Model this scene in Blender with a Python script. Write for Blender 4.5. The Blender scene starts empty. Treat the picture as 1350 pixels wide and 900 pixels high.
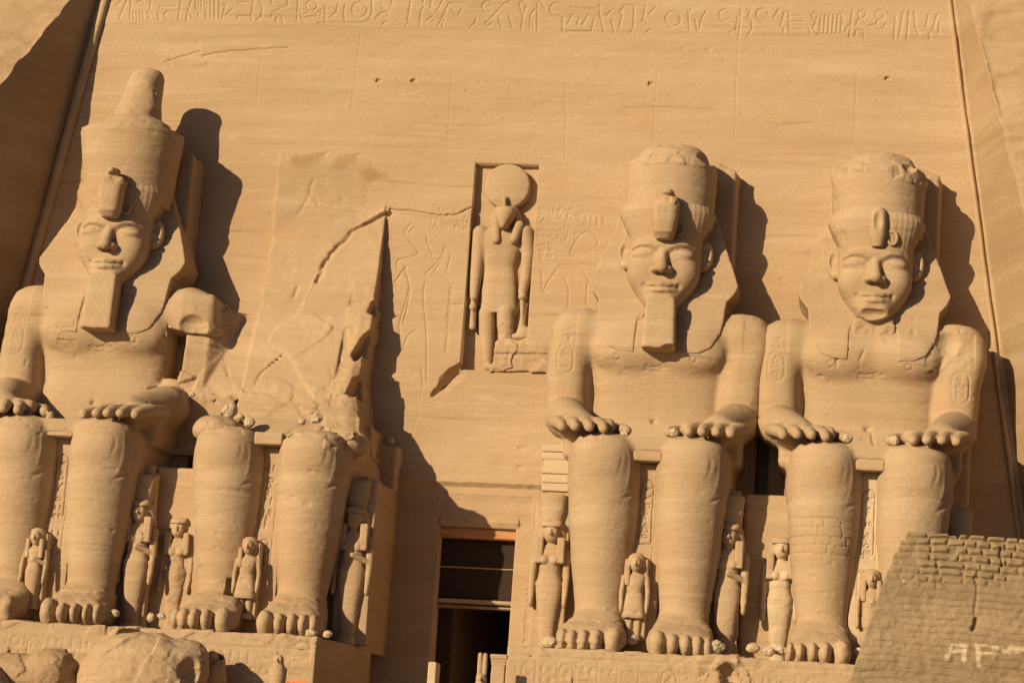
import bpy, math, random
import numpy as np
from mathutils import Vector, Matrix

# ------------------------------------------------------------------ camera, sky, sun, exposure
sc = bpy.context.scene
COL = sc.collection
CAM = dict(x=15.798, d=100.48, z=-6.169, yaw=0.145874, pitch=0.197268, roll=0.0645686, f=3043.98)
cd = bpy.data.cameras.new('camera')
cam = bpy.data.objects.new('camera', cd)
COL.objects.link(cam)
cd.sensor_width = 36.0
cd.lens = CAM['f'] / 1350 * 36
cd.clip_start, cd.clip_end = 0.5, 4000
cy_, sy_ = math.cos(CAM['yaw']), math.sin(CAM['yaw'])
cp_, sp_ = math.cos(CAM['pitch']), math.sin(CAM['pitch'])
FWD = np.array([-sy_ * cp_, cy_ * cp_, sp_])
R0 = np.array([cy_, sy_, 0.0])
U0 = np.cross(R0, FWD)
RGT = math.cos(CAM['roll']) * R0 + math.sin(CAM['roll']) * U0
UPV = -math.sin(CAM['roll']) * R0 + math.cos(CAM['roll']) * U0
CPOS = np.array([CAM['x'], -CAM['d'], CAM['z']])
cam.matrix_world = Matrix(((RGT[0], UPV[0], -FWD[0], CPOS[0]), (RGT[1], UPV[1], -FWD[1], CPOS[1]),
                           (RGT[2], UPV[2], -FWD[2], CPOS[2]), (0, 0, 0, 1)))
sc.camera = cam

SUN_AZ, SUN_EL = 36.0, 17.5        # degrees: to the left of the facade's normal, above the horizon
wd = bpy.data.worlds.new('World')
sc.world = wd
wd.use_nodes = True
wn = wd.node_tree
sky = wn.nodes.new('ShaderNodeTexSky')
sky.sky_type = 'NISHITA'
sky.sun_disc = False
sky.sun_elevation = math.radians(SUN_EL)
sky.sun_rotation = math.radians(180 + SUN_AZ)
sky.air_density = 0.36
sky.dust_density = 0.7
sky.ozone_density = 0.2
bg = wn.nodes['Background']
bg.inputs[1].default_value = 0.05
wn.links.new(sky.outputs[0], bg.inputs[0])
sl = bpy.data.lights.new('sun', 'SUN')
sl.energy = 5.0
sl.angle = math.radians(0.5)
sl.color = (1.0, 0.792, 0.50)
so = bpy.data.objects.new('sun', sl)
COL.objects.link(so)
az, el = math.radians(SUN_AZ), math.radians(SUN_EL)
sdir = Vector((-math.sin(az) * math.cos(el), -math.cos(az) * math.cos(el), math.sin(el)))
so.rotation_euler = sdir.to_track_quat('Z', 'Y').to_euler()
so.location = (-60, -120, 60)
sc.view_settings.view_transform = 'Standard'
sc.view_settings.look = 'None'
sc.view_settings.exposure = 0.19
sc.view_settings.gamma = 1.0
sc.view_settings.use_curve_mapping = False
sc.cycles.max_bounces = 6
sc.cycles.diffuse_bounces = 3

BAT = 0.05                          # the facade leans back: y = BAT * z
SX = {1: -17.06, 2: -7.95, 3: 7.98, 4: 16.99}
SQ, SZ = -0.9, 0.08                 # the statues' own origin: depth and height
rng = np.random.default_rng(7)
random.seed(7)


def unp(px, py, q=None):
    """point of the place measured in the photograph: on the plane q metres before y=0, or on the wall"""
    v = FWD + RGT * (px - 675) / CAM['f'] - UPV * (py - 450) / CAM['f']
    if q is None:
        t = (BAT * CPOS[2] - CPOS[1]) / (v[1] - BAT * v[2])
    else:
        t = (-q - CPOS[1]) / v[1]
    P = CPOS + t * v
    return float(P[0]), float(P[2])


def wall_pts(pts):
    return [unp(a, b) for a, b in pts]


# ------------------------------------------------------------------ noise
_TAB = rng.random((64, 64, 64)).astype(np.float32)


def vnoise(P, s, seed=0):
    P = np.asarray(P, np.float32) * np.asarray(s, np.float32) + np.float32(seed * 17.31)
    i = np.floor(P).astype(np.int64)
    f = (P - i).astype(np.float32)
    f = f * f * (3 - 2 * f)
    i0 = i & 63
    i1 = (i + 1) & 63
    x0, y0, z0 = i0[..., 0], i0[..., 1], i0[..., 2]
    x1, y1, z1 = i1[..., 0], i1[..., 1], i1[..., 2]
    fx, fy, fz = f[..., 0], f[..., 1], f[..., 2]
    a = _TAB[x0, y0, z0] * (1 - fx) + _TAB[x1, y0, z0] * fx
    b = _TAB[x0, y1, z0] * (1 - fx) + _TAB[x1, y1, z0] * fx
    c = _TAB[x0, y0, z1] * (1 - fx) + _TAB[x1, y0, z1] * fx
    d = _TAB[x0, y1, z1] * (1 - fx) + _TAB[x1, y1, z1] * fx
    return (a * (1 - fy) + b * fy) * (1 - fz) + (c * (1 - fy) + d * fy) * fz * 1.0


def fbm(P, s, octv=3, seed=0, gain=0.5):
    out, amp, tot = 0, 1.0, 0
    s = np.asarray(s, np.float32)
    for o in range(octv):
        out = out + amp * (vnoise(P, s * 2 ** o, seed + o * 3) - 0.5)
        tot += amp
        amp *= gain
    return out / tot * 2


def crag(P, s, seed=0):
    """broken stone: tilted facets, one per cell"""
    P = np.asarray(P, np.float32) * np.asarray(s, np.float32) + np.float32(seed * 5.37)
    P = P + .35 * np.stack([fbm(P, .9, 2, 1), fbm(P, .9, 2, 2), fbm(P, .9, 2, 3)], -1)
    base = np.floor(P).astype(np.int64)
    best = np.full(len(P), 9e9, np.float32)
    out = np.zeros(len(P), np.float32)
    for a in (-1, 0, 1):
        for b in (-1, 0, 1):
            for c in (-1, 0, 1):
                q = base + np.array([a, b, c])
                i, j, k = q[:, 0] & 63, q[:, 1] & 63, q[:, 2] & 63
                jx, jy, jz = _TAB[i, j, k], _TAB[j, k, i], _TAB[k, i, j]
                d = P - q - np.stack([jx, jy, jz], -1)
                r = (d * d).sum(-1)
                h1, h2, h3 = _TAB[i, k, j] - .5, _TAB[j, i, k] - .5, _TAB[k, j, i] - .5
                val = 1.5 * (d[:, 0] * h1 + d[:, 1] * h2 + d[:, 2] * h3) + .8 * h1
                m = r < best
                best = np.where(m, r, best)
                out = np.where(m, val, out)
    return out


# ------------------------------------------------------------------ volumes (x, q = metres before y=0, z) and surface nets
def smin(a, b, k):
    if k <= 0:
        return np.minimum(a, b)
    h = np.maximum(k - np.abs(a - b), 0) / k
    return np.minimum(a, b) - h * h * k * 0.25


def smax(a, b, k):
    return -smin(-a, -b, k)


class Vol:
    def __init__(s, lo, hi, h):
        s.h = h
        s.x = np.arange(lo[0], hi[0] + h, h, dtype=np.float32)
        s.q = np.arange(lo[1], hi[1] + h, h, dtype=np.float32)
        s.z = np.arange(lo[2], hi[2] + h, h, dtype=np.float32)
        s.D = np.full((len(s.x), len(s.q), len(s.z)), 1.5, np.float32)

    def reg(s, lo, hi):
        o = []
        for ax, a, b in zip((s.x, s.q, s.z), lo, hi):
            o.append(slice(int(np.searchsorted(ax, a)), int(np.searchsorted(ax, b))))
        return tuple(o)

    def _go(s, pr, k, op):
        fn, lo, hi = pr
        m = max(k, 0.12)
        r = s.reg([v - m for v in lo], [v + m for v in hi])
        if any(t.stop <= t.start for t in r):
            return
        v = fn(s.x[r[0]][:, None, None], s.q[r[1]][None, :, None], s.z[r[2]][None, None, :]).astype(np.float32)
        if op == 'add':
            s.D[r] = smin(s.D[r], v, k)
        elif op == 'sub':
            s.D[r] = smax(s.D[r], -v, k)

    def add(s, pr, k=0.0):
        s._go(pr, k, 'add')

    def sub(s, pr, k=0.0):
        s._go(pr, k, 'sub')

    def clip(s, fn, k=0.0):
        s.D = smax(s.D, fn(s.x[:, None, None], s.q[None, :, None], s.z[None, None, :]).astype(np.float32), k)

    def rough(s, lo, hi, amp, sc_, octv=3, seed=0, facets=False):
        """adds fractal roughness to the field inside a box"""
        r = s.reg(lo, hi)
        X, Q, Z = np.meshgrid(s.x[r[0]], s.q[r[1]], s.z[r[2]], indexing='ij')
        near = np.abs(s.D[r]) < amp * 1.6 + s.h * 2
        P = np.stack([X[near], Q[near], Z[near]], -1)
        if len(P):
            d = s.D[r]
            d[near] += amp * (fbm(P, sc_, octv, seed) if not facets else (.55 * crag(P, np.asarray(sc_), seed) + .16 * crag(P, np.asarray(sc_) * 2.6, seed + 2) + .30 * fbm(P, np.asarray(sc_) * 1.5, 4, seed)))
            s.D[r] = d

    def nets(s):
        D = s.D
        D[0], D[-1] = np.maximum(D[0], .01), np.maximum(D[-1], .01)
        D[:, 0], D[:, -1] = np.maximum(D[:, 0], .01), np.maximum(D[:, -1], .01)
        D[:, :, 0], D[:, :, -1] = np.maximum(D[:, :, 0], .01), np.maximum(D[:, :, -1], .01)
        S = D < 0
        n = [d - 1 for d in D.shape]
        cnt = np.zeros(n, np.int8)
        for a in (0, 1):
            for b in (0, 1):
                for c in (0, 1):
                    cnt += S[a:a + n[0], b:b + n[1], c:c + n[2]]
        act = (cnt > 0) & (cnt < 8)
        I, J, K = np.nonzero(act)
        idx = np.full(n, -1, np.int32)
        idx[I, J, K] = np.arange(len(I), dtype=np.int32)
        cor = [(a, b, c) for a in (0, 1) for b in (0, 1) for c in (0, 1)]
        val = [D[I + a, J + b, K + c] for a, b, c in cor]
        acc = np.zeros((len(I), 3), np.float32)
        num = np.zeros(len(I), np.float32)
        for e0 in range(8):
            for e1 in range(e0 + 1, 8):
                A, B = cor[e0], cor[e1]
                if sum(abs(p - q) for p, q in zip(A, B)) != 1:
                    continue
                va, vb = val[e0], val[e1]
                m = (va < 0) != (vb < 0)
                t = np.where(m, va / np.where(m, va - vb, 1), 0)
                for ax in range(3):
                    acc[:, ax] += np.where(m, A[ax] + t * (B[ax] - A[ax]), 0)
                num += m
        acc /= num[:, None]
        V = np.stack([s.x[I] + acc[:, 0] * s.h, s.q[J] + acc[:, 1] * s.h, s.z[K] + acc[:, 2] * s.h], -1)
        F = []
        for ax in range(3):
            A = [slice(None)] * 3
            B = [slice(None)] * 3
            A[ax], B[ax] = slice(0, -1), slice(1, None)
            ch = S[tuple(A)] != S[tuple(B)]
            o = [i for i in range(3) if i != ax]
            sl = [slice(None)] * 3
            sl[o[0]] = slice(1, -1)
            sl[o[1]] = slice(1, -1)
            E = np.argwhere(ch[tuple(sl)])
            if not len(E):
                continue
            E[:, o[0]] += 1
            E[:, o[1]] += 1
            ins = S[E[:, 0], E[:, 1], E[:, 2]]

            def cell(d0, d1):
                C = E.copy()
                C[:, o[0]] -= d0
                C[:, o[1]] -= d1
                return idx[C[:, 0], C[:, 1], C[:, 2]]
            qd = np.stack([cell(1, 1), cell(0, 1), cell(0, 0), cell(1, 0)], -1)
            flip = ins if ax != 1 else ~ins
            qd[~flip] = qd[~flip][:, ::-1]
            F.append(qd)
        F = np.concatenate(F)
        F = F[(F >= 0).all(1)]
        return V, F


def vnormals(V, F):
    a = V[F[:, 2]] - V[F[:, 0]]
    b = V[F[:, 3]] - V[F[:, 1]]
    n = np.cross(a, b)
    N = np.zeros_like(V)
    for c in range(4):
        for ax in range(3):
            N[:, ax] += np.bincount(F[:, c], n[:, ax], minlength=len(V))
    return N / (np.linalg.norm(N, axis=1)[:, None] + 1e-9)


def mesh_obj(name, V, F, mat, parent=None, q_axis=True, smooth=True, attrs=None):
    """one mesh object from arrays; V in (x, q, z) when q_axis"""
    V = np.asarray(V, np.float32).copy()
    F = np.asarray(F, np.int32)
    if q_axis:
        V[:, 1] *= -1
        F = F[:, ::-1]
    me = bpy.data.meshes.new(name)
    me.vertices.add(len(V))
    me.vertices.foreach_set('co', V.ravel())
    me.loops.add(F.size)
    me.loops.foreach_set('vertex_index', F.ravel().astype(np.int32))
    me.polygons.add(len(F))
    me.polygons.foreach_set('loop_start', np.arange(0, F.size, F.shape[1], dtype=np.int32))
    me.update(calc_edges=True)
    me.polygons.foreach_set('use_smooth', np.full(len(F), smooth, bool))
    if attrs:
        for k, v in attrs.items():
            a = me.attributes.new(k, 'FLOAT', 'POINT')
            a.data.foreach_set('value', np.asarray(v, np.float32))
    me.materials.append(mat)
    me.validate()
    o = bpy.data.objects.new(name, me)
    COL.objects.link(o)
    if parent is not None:
        o.parent = parent
    return o


def vol_obj(name, vol, mat, parent=None, wear=0.02, seed=0, off=(0, 0, 0), wsc=1.6, bed=0.012, extra=None, dq=0.0):
    V, F = vol.nets()
    N = vnormals(V, F)
    P = V + np.asarray(off, np.float32)
    d = wear * fbm(P, (wsc, wsc, wsc * 1.5), 4, seed)
    if bed:
        d = d + bed * fbm(P + 0.25 * fbm(P, .25, 2, 5)[:, None], (.12, .12, 4.5), 3, 31)
    if bed:
        Pw = P + .35 * fbm(P, .18, 2, 8)[:, None]
        seam = np.clip((vnoise(Pw, (.22, .22, 3.6), 51) - .74) / .12, 0, 1) * np.clip((vnoise(P, (.5, .5, .8), 52) - .4) / .2, 0, 1)
        pit = np.clip((vnoise(P, (2.6, 2.6, 3.6), 53) - .80) / .1, 0, 1) * np.clip((vnoise(P, .35, 54) - .45) / .2, 0, 1)
        d = d - bed * (2.6 * seam + 3.0 * pit)
    V = V + N * d[:, None]
    if extra is not None:
        V, F = extra(V, F)
    V[:, 1] += dq
    return mesh_obj(name, V, F, mat, parent)


# primitives return (function, low corner, high corner)
def ell(c, r):
    c, r = np.array(c, np.float32), np.array(r, np.float32)

    def fn(X, Q, Z):
        a, b, e = (X - c[0]) / r[0], (Q - c[1]) / r[1], (Z - c[2]) / r[2]
        k0 = np.sqrt(a * a + b * b + e * e)
        k1 = np.sqrt((a / r[0]) ** 2 + (b / r[1]) ** 2 + (e / r[2]) ** 2) + 1e-6
        return k0 * (k0 - 1) / k1
    return fn, c - r, c + r


def cone(a, b, ra, rb):
    a, b = np.array(a, np.float32), np.array(b, np.float32)
    ab = b - a
    L = float(ab @ ab) + 1e-9

    def fn(X, Q, Z):
        x, q, z = X - a[0], Q - a[1], Z - a[2]
        t = np.clip((x * ab[0] + q * ab[1] + z * ab[2]) / L, 0, 1)
        return np.sqrt((x - t * ab[0]) ** 2 + (q - t * ab[1]) ** 2 + (z - t * ab[2]) ** 2) - (ra + (rb - ra) * t)
    m = max(ra, rb)
    return fn, np.minimum(a, b) - m, np.maximum(a, b) + m


def box(c, hf, r=0.05, ry=0.0, rz=0.0):
    """rounded box; ry turns it in the x-z plane, rz in the x-q plane"""
    c, hf = np.array(c, np.float32), np.array(hf, np.float32)
    cs, sn = math.cos(ry), math.sin(ry)
    cz, sz = math.cos(rz), math.sin(rz)

    def fn(X, Q, Z):
        x, q, z = X - c[0], Q - c[1], Z - c[2]
        if rz:
            x, q = cz * x + sz * q, -sz * x + cz * q
        if ry:
            x, z = cs * x + sn * z, -sn * x + cs * z
        dx, dq, dz = np.abs(x) - hf[0] + r, np.abs(q) - hf[1] + r, np.abs(z) - hf[2] + r
        o = np.sqrt(np.maximum(dx, 0) ** 2 + np.maximum(dq, 0) ** 2 + np.maximum(dz, 0) ** 2)
        return o + np.minimum(np.maximum(np.maximum(dx, dq), dz), 0) - r
    e = hf if not (ry or rz) else np.full(3, float(np.linalg.norm(hf)), np.float32)
    return fn, c - e, c + e


def loft(z, cx, rx, qb, qf, p=2.4, axis=2):
    """superelliptic sections along z (axis=2: rx across, from qb to qf deep) or along q (axis=1: from z=qb to z=qf)"""
    z = np.array(z, float)
    cx, rx, qb, qf = [np.full(len(z), v, float) if np.isscalar(v) else np.array(v, float) for v in (cx, rx, qb, qf)]

    def fn(X, Q, Z):
        T, W = (Z, Q) if axis == 2 else (Q, Z)
        c, r = np.interp(T, z, cx), np.interp(T, z, rx)
        b, f = np.interp(T, z, qb), np.interp(T, z, qf)
        m, h = (b + f) / 2, np.maximum((f - b) / 2, .02)
        r = np.maximum(r, .02)
        u, v = np.abs(X - c) / r, np.abs(W - m) / h
        d = ((u ** p + v ** p) ** (1 / p) - 1) * np.minimum(r, h)
        return np.maximum(d, np.maximum(z[0] - T, T - z[-1]))
    xl, xh, l, h = (cx - rx).min(), (cx + rx).max(), np.minimum(qb, qf).min(), np.maximum(qb, qf).max()
    if axis == 2:
        return fn, np.array([xl, l, z[0]]), np.array([xh, h, z[-1]])
    return fn, np.array([xl, z[0], l]), np.array([xh, z[-1], h])


def sdpoly(pts, X, Z):
    X, Z = np.broadcast_arrays(np.asarray(X, np.float32), np.asarray(Z, np.float32))
    P = np.array(pts, np.float32)
    d = np.full(X.shape, 1e9, np.float32)
    s = np.zeros(X.shape, bool)
    for i in range(len(P)):
        a, b = P[i], P[i - 1]
        ex, ez = b[0] - a[0], b[1] - a[1]
        wx, wz = X - a[0], Z - a[1]
        t = np.clip((wx * ex + wz * ez) / (ex * ex + ez * ez + 1e-12), 0, 1)
        d = np.minimum(d, (wx - ex * t) ** 2 + (wz - ez * t) ** 2)
        c1, c2, c3 = Z >= a[1], Z < b[1], ex * wz > ez * wx
        s ^= (c1 & c2 & c3) | (~c1 & ~c2 & ~c3)
    return np.where(s, -np.sqrt(d), np.sqrt(d))


def prism(pts, q0, q1, r=0.03):
    """outline in (x, z) from depth q0 to q1"""
    P = np.array(pts, float)

    def fn(X, Q, Z):
        d = sdpoly(pts, X[:, 0, :], Z[:, 0, :])[:, None, :]
        return smax(d, np.maximum(q0 - Q, Q - q1), r)
    return fn, np.array([P[:, 0].min(), q0, P[:, 1].min()]), np.array([P[:, 0].max(), q1, P[:, 1].max()])


def mir(pr):
    fn, lo, hi = pr
    return (lambda X, Q, Z: fn(-X, Q, Z)), np.array([-hi[0], lo[1], lo[2]]), np.array([-lo[0], hi[1], hi[2]])


def both(vol, pr, k=0, op='add'):
    getattr(vol, op)(pr, k)
    getattr(vol, op)(mir(pr), k)


def chain(vol, pts, rad, k=0.05, op='add'):
    """one limb through several joints, without a bead at each joint"""
    cs = [cone(pts[i], pts[i + 1], rad[i], rad[i + 1]) for i in range(len(pts) - 1)]
    lo = np.minimum.reduce([c[1] for c in cs])
    hi = np.maximum.reduce([c[2] for c in cs])

    def fn(X, Q, Z):
        D = cs[0][0](X, Q, Z)
        for c in cs[1:]:
            D = np.minimum(D, c[0](X, Q, Z))
        return D
    getattr(vol, op)((fn, lo, hi), k)


# ------------------------------------------------------------------ carved lines
def seg_depth(xs, zs, lines, out=None):
    """lines: (points, width, depth) in (x, z); returns a carving depth per grid point"""
    G = np.zeros((len(xs), len(zs)), np.float32) if out is None else out
    for pts, w, dp in lines:
        for (ax, az_), (bx, bz) in zip(pts[:-1], pts[1:]):
            i0, i1 = np.searchsorted(xs, [min(ax, bx) - w, max(ax, bx) + w])
            j0, j1 = np.searchsorted(zs, [min(az_, bz) - w, max(az_, bz) + w])
            if i1 <= i0 or j1 <= j0:
                continue
            X, Z = xs[i0:i1, None], zs[None, j0:j1]
            ex, ez = bx - ax, bz - az_
            t = np.clip(((X - ax) * ex + (Z - az_) * ez) / (ex * ex + ez * ez + 1e-12), 0, 1)
            d = np.sqrt((X - ax - t * ex) ** 2 + (Z - az_ - t * ez) ** 2)
            g = dp * np.clip(1.35 * (1 - d / w), 0, 1)
            G[i0:i1, j0:j1] = np.maximum(G[i0:i1, j0:j1], g)
    return G


def arc(cx, cz, r, a0=0, a1=360, n=14, rz=None):
    rz = r if rz is None else rz
    return [(cx + r * math.cos(math.radians(a0 + (a1 - a0) * i / n)), cz + rz * math.sin(math.radians(a0 + (a1 - a0) * i / n))) for i in range(n + 1)]


def glyph(kind, x, z, s):
    """one carved picture sign in a square of side s centred on x, z"""
    h = s / 2
    L = lambda *p: [(x + a * h, z + b * h) for a, b in p]
    if kind == 0:
        return [arc(x, z, h * .6)]
    if kind == 1:
        return [arc(x, z, h * .7), arc(x, z, h * .25)]
    if kind == 2:      # water ripple
        return [L(*[(-.9 + i * .3, .18 * (-1) ** i) for i in range(7)])]
    if kind == 3:      # reed leaf
        return [L((-.1, -.9), (-.1, .2), (.05, .9), (.3, .5), (.1, .1), (-.1, .0))]
    if kind == 4:      # bird
        return [L((-.8, -.3), (-.2, .2), (0, .6), (.25, .75), (.45, .55), (.25, .45), (.3, 0), (.0, -.35), (-.8, -.3)), L((0, -.35), (0, -.9), (.3, -.9)), L((-.15, -.3), (-.15, -.85))]
    if kind == 5:      # bars
        return [L((-.6 + .4 * i, -.7), (-.6 + .4 * i, .7)) for i in range(4)]
    if kind == 6:      # loaf
        return [arc(x, z - h * .3, h * .6, 0, 180) + [(x + h * .6, z - h * .3)]]
    if kind == 7:      # box
        return [L((-.8, -.5), (.8, -.5), (.8, .5), (-.8, .5), (-.8, -.5)), L((-.4, -.5), (-.4, .3)), L((0, -.5), (0, .3)), L((.4, -.5), (.4, .3))]
    if kind == 8:      # seated figure
        return [L((-.5, -.9), (.6, -.9), (.6, -.3), (.1, -.2), (.1, .2), (.35, .3), (.3, .75), (-.05, .8), (-.2, .3), (-.5, -.1), (-.5, -.9))]
    if kind == 9:      # looped cross
        return [arc(x, z + h * .5, h * .3, rz=h * .42), L((0, .1), (0, -.9)), L((-.5, .0), (.5, .0))]
    if kind == 10:     # eye / mouth
        return [arc(x, z, h * .85, 0, 360, 14, h * .3)]
    if kind == 11:     # snake
        return [L((-.9, -.3), (-.5, .1), (-.1, -.2), (.3, .1), (.6, -.1), (.75, .4), (.9, .35))]
    if kind == 12:     # slanted sceptre
        return [L((-.6, -.9), (.5, .8)), L((.5, .8), (.8, .6))]
    if kind == 13:
        return [L((-.8, .1), (.8, .1)), L((-.8, -.15), (.8, -.15))]
    return [L((0, -.8), (0, .8))]


def columns(x0, x1, z0, z1, cw, w=.035, dp=.03, seed=0, rules=True, cart=0.0):
    """columns of carved signs"""
    r = random.Random(seed)
    out = []
    n = max(1, int(round((x1 - x0) / cw)))
    cw = (x1 - x0) / n
    for i in range(n):
        xc = x0 + cw * (i + .5)
        if rules:
            out.append(([(x0 + cw * i, z0), (x0 + cw * i, z1)], w * .7, dp * .6))
        z = z1 - cw * .45
        if cart and r.random() < cart:
            out.append((arc(xc, z1 - cw * .55, cw * .36, 0, 180) + [(xc - cw * .36, z0 + cw * .3), (xc + cw * .36, z0 + cw * .3), (xc + cw * .36, z1 - cw * .55)], w, dp))
            z -= cw * .25
            sz = .55
        else:
            sz = .78
        while z > z0 + cw * .25:
            if r.random() < .35:
                for sx in (-.24, .24):
                    for g in glyph(r.choice([0, 3, 4, 6, 14, 9, 8]), xc + sx * cw * sz * 1.1, z, cw * sz * .55):
                        out.append((g, w * .8, dp))
            else:
                for g in glyph(r.randrange(15), xc, z, cw * sz):
                    out.append((g, w, dp))
            z -= cw * (.72 if r.random() < .6 else .5)
    if rules:
        out.append(([(x1, z0), (x1, z1)], w * .7, dp * .6))
    return out


def jag(pts, amp, n=6, seed=0):
    r = random.Random(seed)
    out = [pts[0]]
    for (a, b), (c, d) in zip(pts[:-1], pts[1:]):
        for i in range(1, n):
            t = i / n
            out.append((a + (c - a) * t + r.uniform(-amp, amp), b + (d - b) * t + r.uniform(-amp, amp)))
        out.append((c, d))
    return out


# ------------------------------------------------------------------ materials
def new_mat(name):
    m = bpy.data.materials.new(name)
    m.use_nodes = True
    nt = m.node_tree
    return m, nt, nt.nodes['Principled BSDF']


def stone(name, base, dark, pale, rough=.92, bump=.6, stain=False, grain=1.0, streak=1.0):
    m, nt, bs = new_mat(name)
    N, L = nt.nodes, nt.links
    geo = N.new('ShaderNodeNewGeometry')

    def mapping(scale, rot=(0, 0, 0)):
        mp = N.new('ShaderNodeMapping')
        mp.inputs['Scale'].default_value = scale
        mp.inputs['Rotation'].default_value = rot
        L.new(geo.outputs['Position'], mp.inputs[0])
        return mp

    def noise(scale, sc_=1.0, det=4, rough_=.55, dist=0.0, rot=(0, 0, 0)):
        n = N.new('ShaderNodeTexNoise')
        n.inputs['Scale'].default_value = sc_
        n.inputs['Detail'].default_value = det
        n.inputs['Roughness'].default_value = rough_
        n.inputs['Distortion'].default_value = dist
        L.new(mapping(scale, rot).outputs[0], n.inputs['Vector'])
        return n.outputs['Fac']

    def ramp(src, a, b, c0=0.0, c1=1.0):
        r = N.new('ShaderNodeMapRange')
        r.inputs[1].default_value, r.inputs[2].default_value = a, b
        r.inputs[3].default_value, r.inputs[4].default_value = c0, c1
        L.new(src, r.inputs[0])
        return r.outputs[0]

    def mix(fac, a, b, mode='MIX'):
        x = N.new('ShaderNodeMix')
        x.data_type = 'RGBA'
        x.blend_type = mode
        for s, v in ((x.inputs['Factor'], fac), (x.inputs['A'], a), (x.inputs['B'], b)):
            if isinstance(v, tuple):
                s.default_value = (*v, 1)
            elif isinstance(v, (int, float)):
                s.default_value = v
            else:
                L.new(v, s)
        return x.outputs['Result']

    strata = noise((.05, .05, .40), 1.0, 6, .58, .9)
    fine = noise((.16, .16, 5.5), 1.0, 4, .6, .3, (0, math.radians(1.2), 0))
    cross = noise((.5, .5, 3.2), 1.0, 5, .6, .8, (0, math.radians(-9), 0))
    blot = noise((.35, .35, .45), 1.0, 5, .6)
    spk = noise((9, 9, 9), 1.0, 3, .7)
    vein = noise((.03, .03, .8), 1.0, 3, .5, 1.2)
    col = mix(ramp(strata, .38, .60), dark, base)
    big_ = noise((.09, .09, .9), 1.0, 3, .5, .4, (0, math.radians(-2), 0))
    col = mix(ramp(big_, .54, .70, 0, .45), col, pale)
    col = mix(ramp(fine, .50, .80, 0, .26 * streak), col, pale)
    col = mix(ramp(cross, .28, .44, .38 * streak, 0), col, dark)
    col = mix(ramp(blot, .55, .78, 0, .5), col, dark)
    # thin pale beds
    v2 = N.new('ShaderNodeMath')
    v2.operation = 'SUBTRACT'
    L.new(vein, v2.inputs[0])
    v2.inputs[1].default_value = .52
    v3 = N.new('ShaderNodeMath')
    v3.operation = 'ABSOLUTE'
    L.new(v2.outputs[0], v3.inputs[0])
    col = mix(ramp(v3.outputs[0], 0.0, .010, .34, 0), col, pale)
    dust_ = noise((.55, .55, 1.3), 1.0, 5, .65, .4)
    col = mix(ramp(dust_, .56, .72, 0, .42), col, (base[0] * .90, base[1] * .98, base[2] * 1.10))
    warm_ = noise((.22, .22, .5), 1.0, 4, .6, .3)
    col = mix(ramp(warm_, .56, .72, 0, .38), col, (base[0] * .95, base[1] * .82, base[2] * .66))
    col = mix(ramp(spk, .35, .72, 0, .3), col, tuple(c * .72 for c in dark))
    if stain:
        at = N.new('ShaderNodeAttribute')
        at.attribute_name = 'stain'
        col = mix(at.outputs['Fac'], col, (.30, .165, .065) if stain is True else stain)
    L.new(col, bs.inputs['Base Color'])
    bs.inputs['Roughness'].default_value = rough
    bs.inputs['Specular IOR Level'].default_value = .12
    g1 = noise((3.2, 3.2, 7), 1.0, 6, .68)
    g2 = noise((14, 14, 18), 1.0, 4, .7)
    h = N.new('ShaderNodeMath')
    h.operation = 'MULTIPLY_ADD'
    L.new(g2, h.inputs[0])
    h.inputs[1].default_value = .35 * grain
    L.new(g1, h.inputs[2])
    h2 = N.new('ShaderNodeMath')
    h2.operation = 'MULTIPLY_ADD'
    L.new(fine, h2.inputs[0])
    h2.inputs[1].default_value = .45 * streak
    L.new(h.outputs[0], h2.inputs[2])
    bp = N.new('ShaderNodeBump')
    bp.inputs['Strength'].default_value = bump
    bp.inputs['Distance'].default_value = .05
    L.new(h2.outputs[0], bp.inputs['Height'])
    L.new(bp.outputs[0], bs.inputs['Normal'])
    return m


SAND = stone('sandstone', (.462, .330, .206), (.405, .280, .168), (.545, .412, .272), stain=True)
BODY = stone('statue_sandstone', (.450, .325, .207), (.395, .276, .168), (.53, .40, .268), bump=.75)
PALE = stone('repair_sandstone', (.54, .42, .29), (.45, .34, .22), (.62, .50, .37), bump=.4)
ROCK = stone('rough_rock', (.44, .31, .19), (.365, .247, .146), (.52, .39, .26), bump=.8, grain=2, streak=.15)
CHIP = stone('pale_stone', (.55, .45, .315), (.43, .335, .225), (.63, .53, .40), bump=.8)
GROUND = stone('desert_sand', (.20, .135, .075), (.16, .108, .06), (.24, .165, .10), bump=.5)


def plain(name, col, rough=.6, var=.25, sc_=(3, 3, 3), metal=0):
    m, nt, bs = new_mat(name)
    N, L = nt.nodes, nt.links
    geo = N.new('ShaderNodeNewGeometry')
    mp = N.new('ShaderNodeMapping')
    mp.inputs['Scale'].default_value = sc_
    L.new(geo.outputs['Position'], mp.inputs[0])
    n = N.new('ShaderNodeTexNoise')
    n.inputs['Scale'].default_value = 1
    n.inputs['Detail'].default_value = 5
    L.new(mp.outputs[0], n.inputs['Vector'])
    r = N.new('ShaderNodeValToRGB')
    r.color_ramp.elements[0].position, r.color_ramp.elements[1].position = .3, .7
    r.color_ramp.elements[0].color = (*[c * (1 - var) for c in col], 1)
    r.color_ramp.elements[1].color = (*[min(1, c * (1 + var)) for c in col], 1)
    L.new(n.outputs['Fac'], r.inputs[0])
    L.new(r.outputs[0], bs.inputs['Base Color'])
    bs.inputs['Roughness'].default_value = rough
    bs.inputs['Metallic'].default_value = metal
    return m


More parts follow.
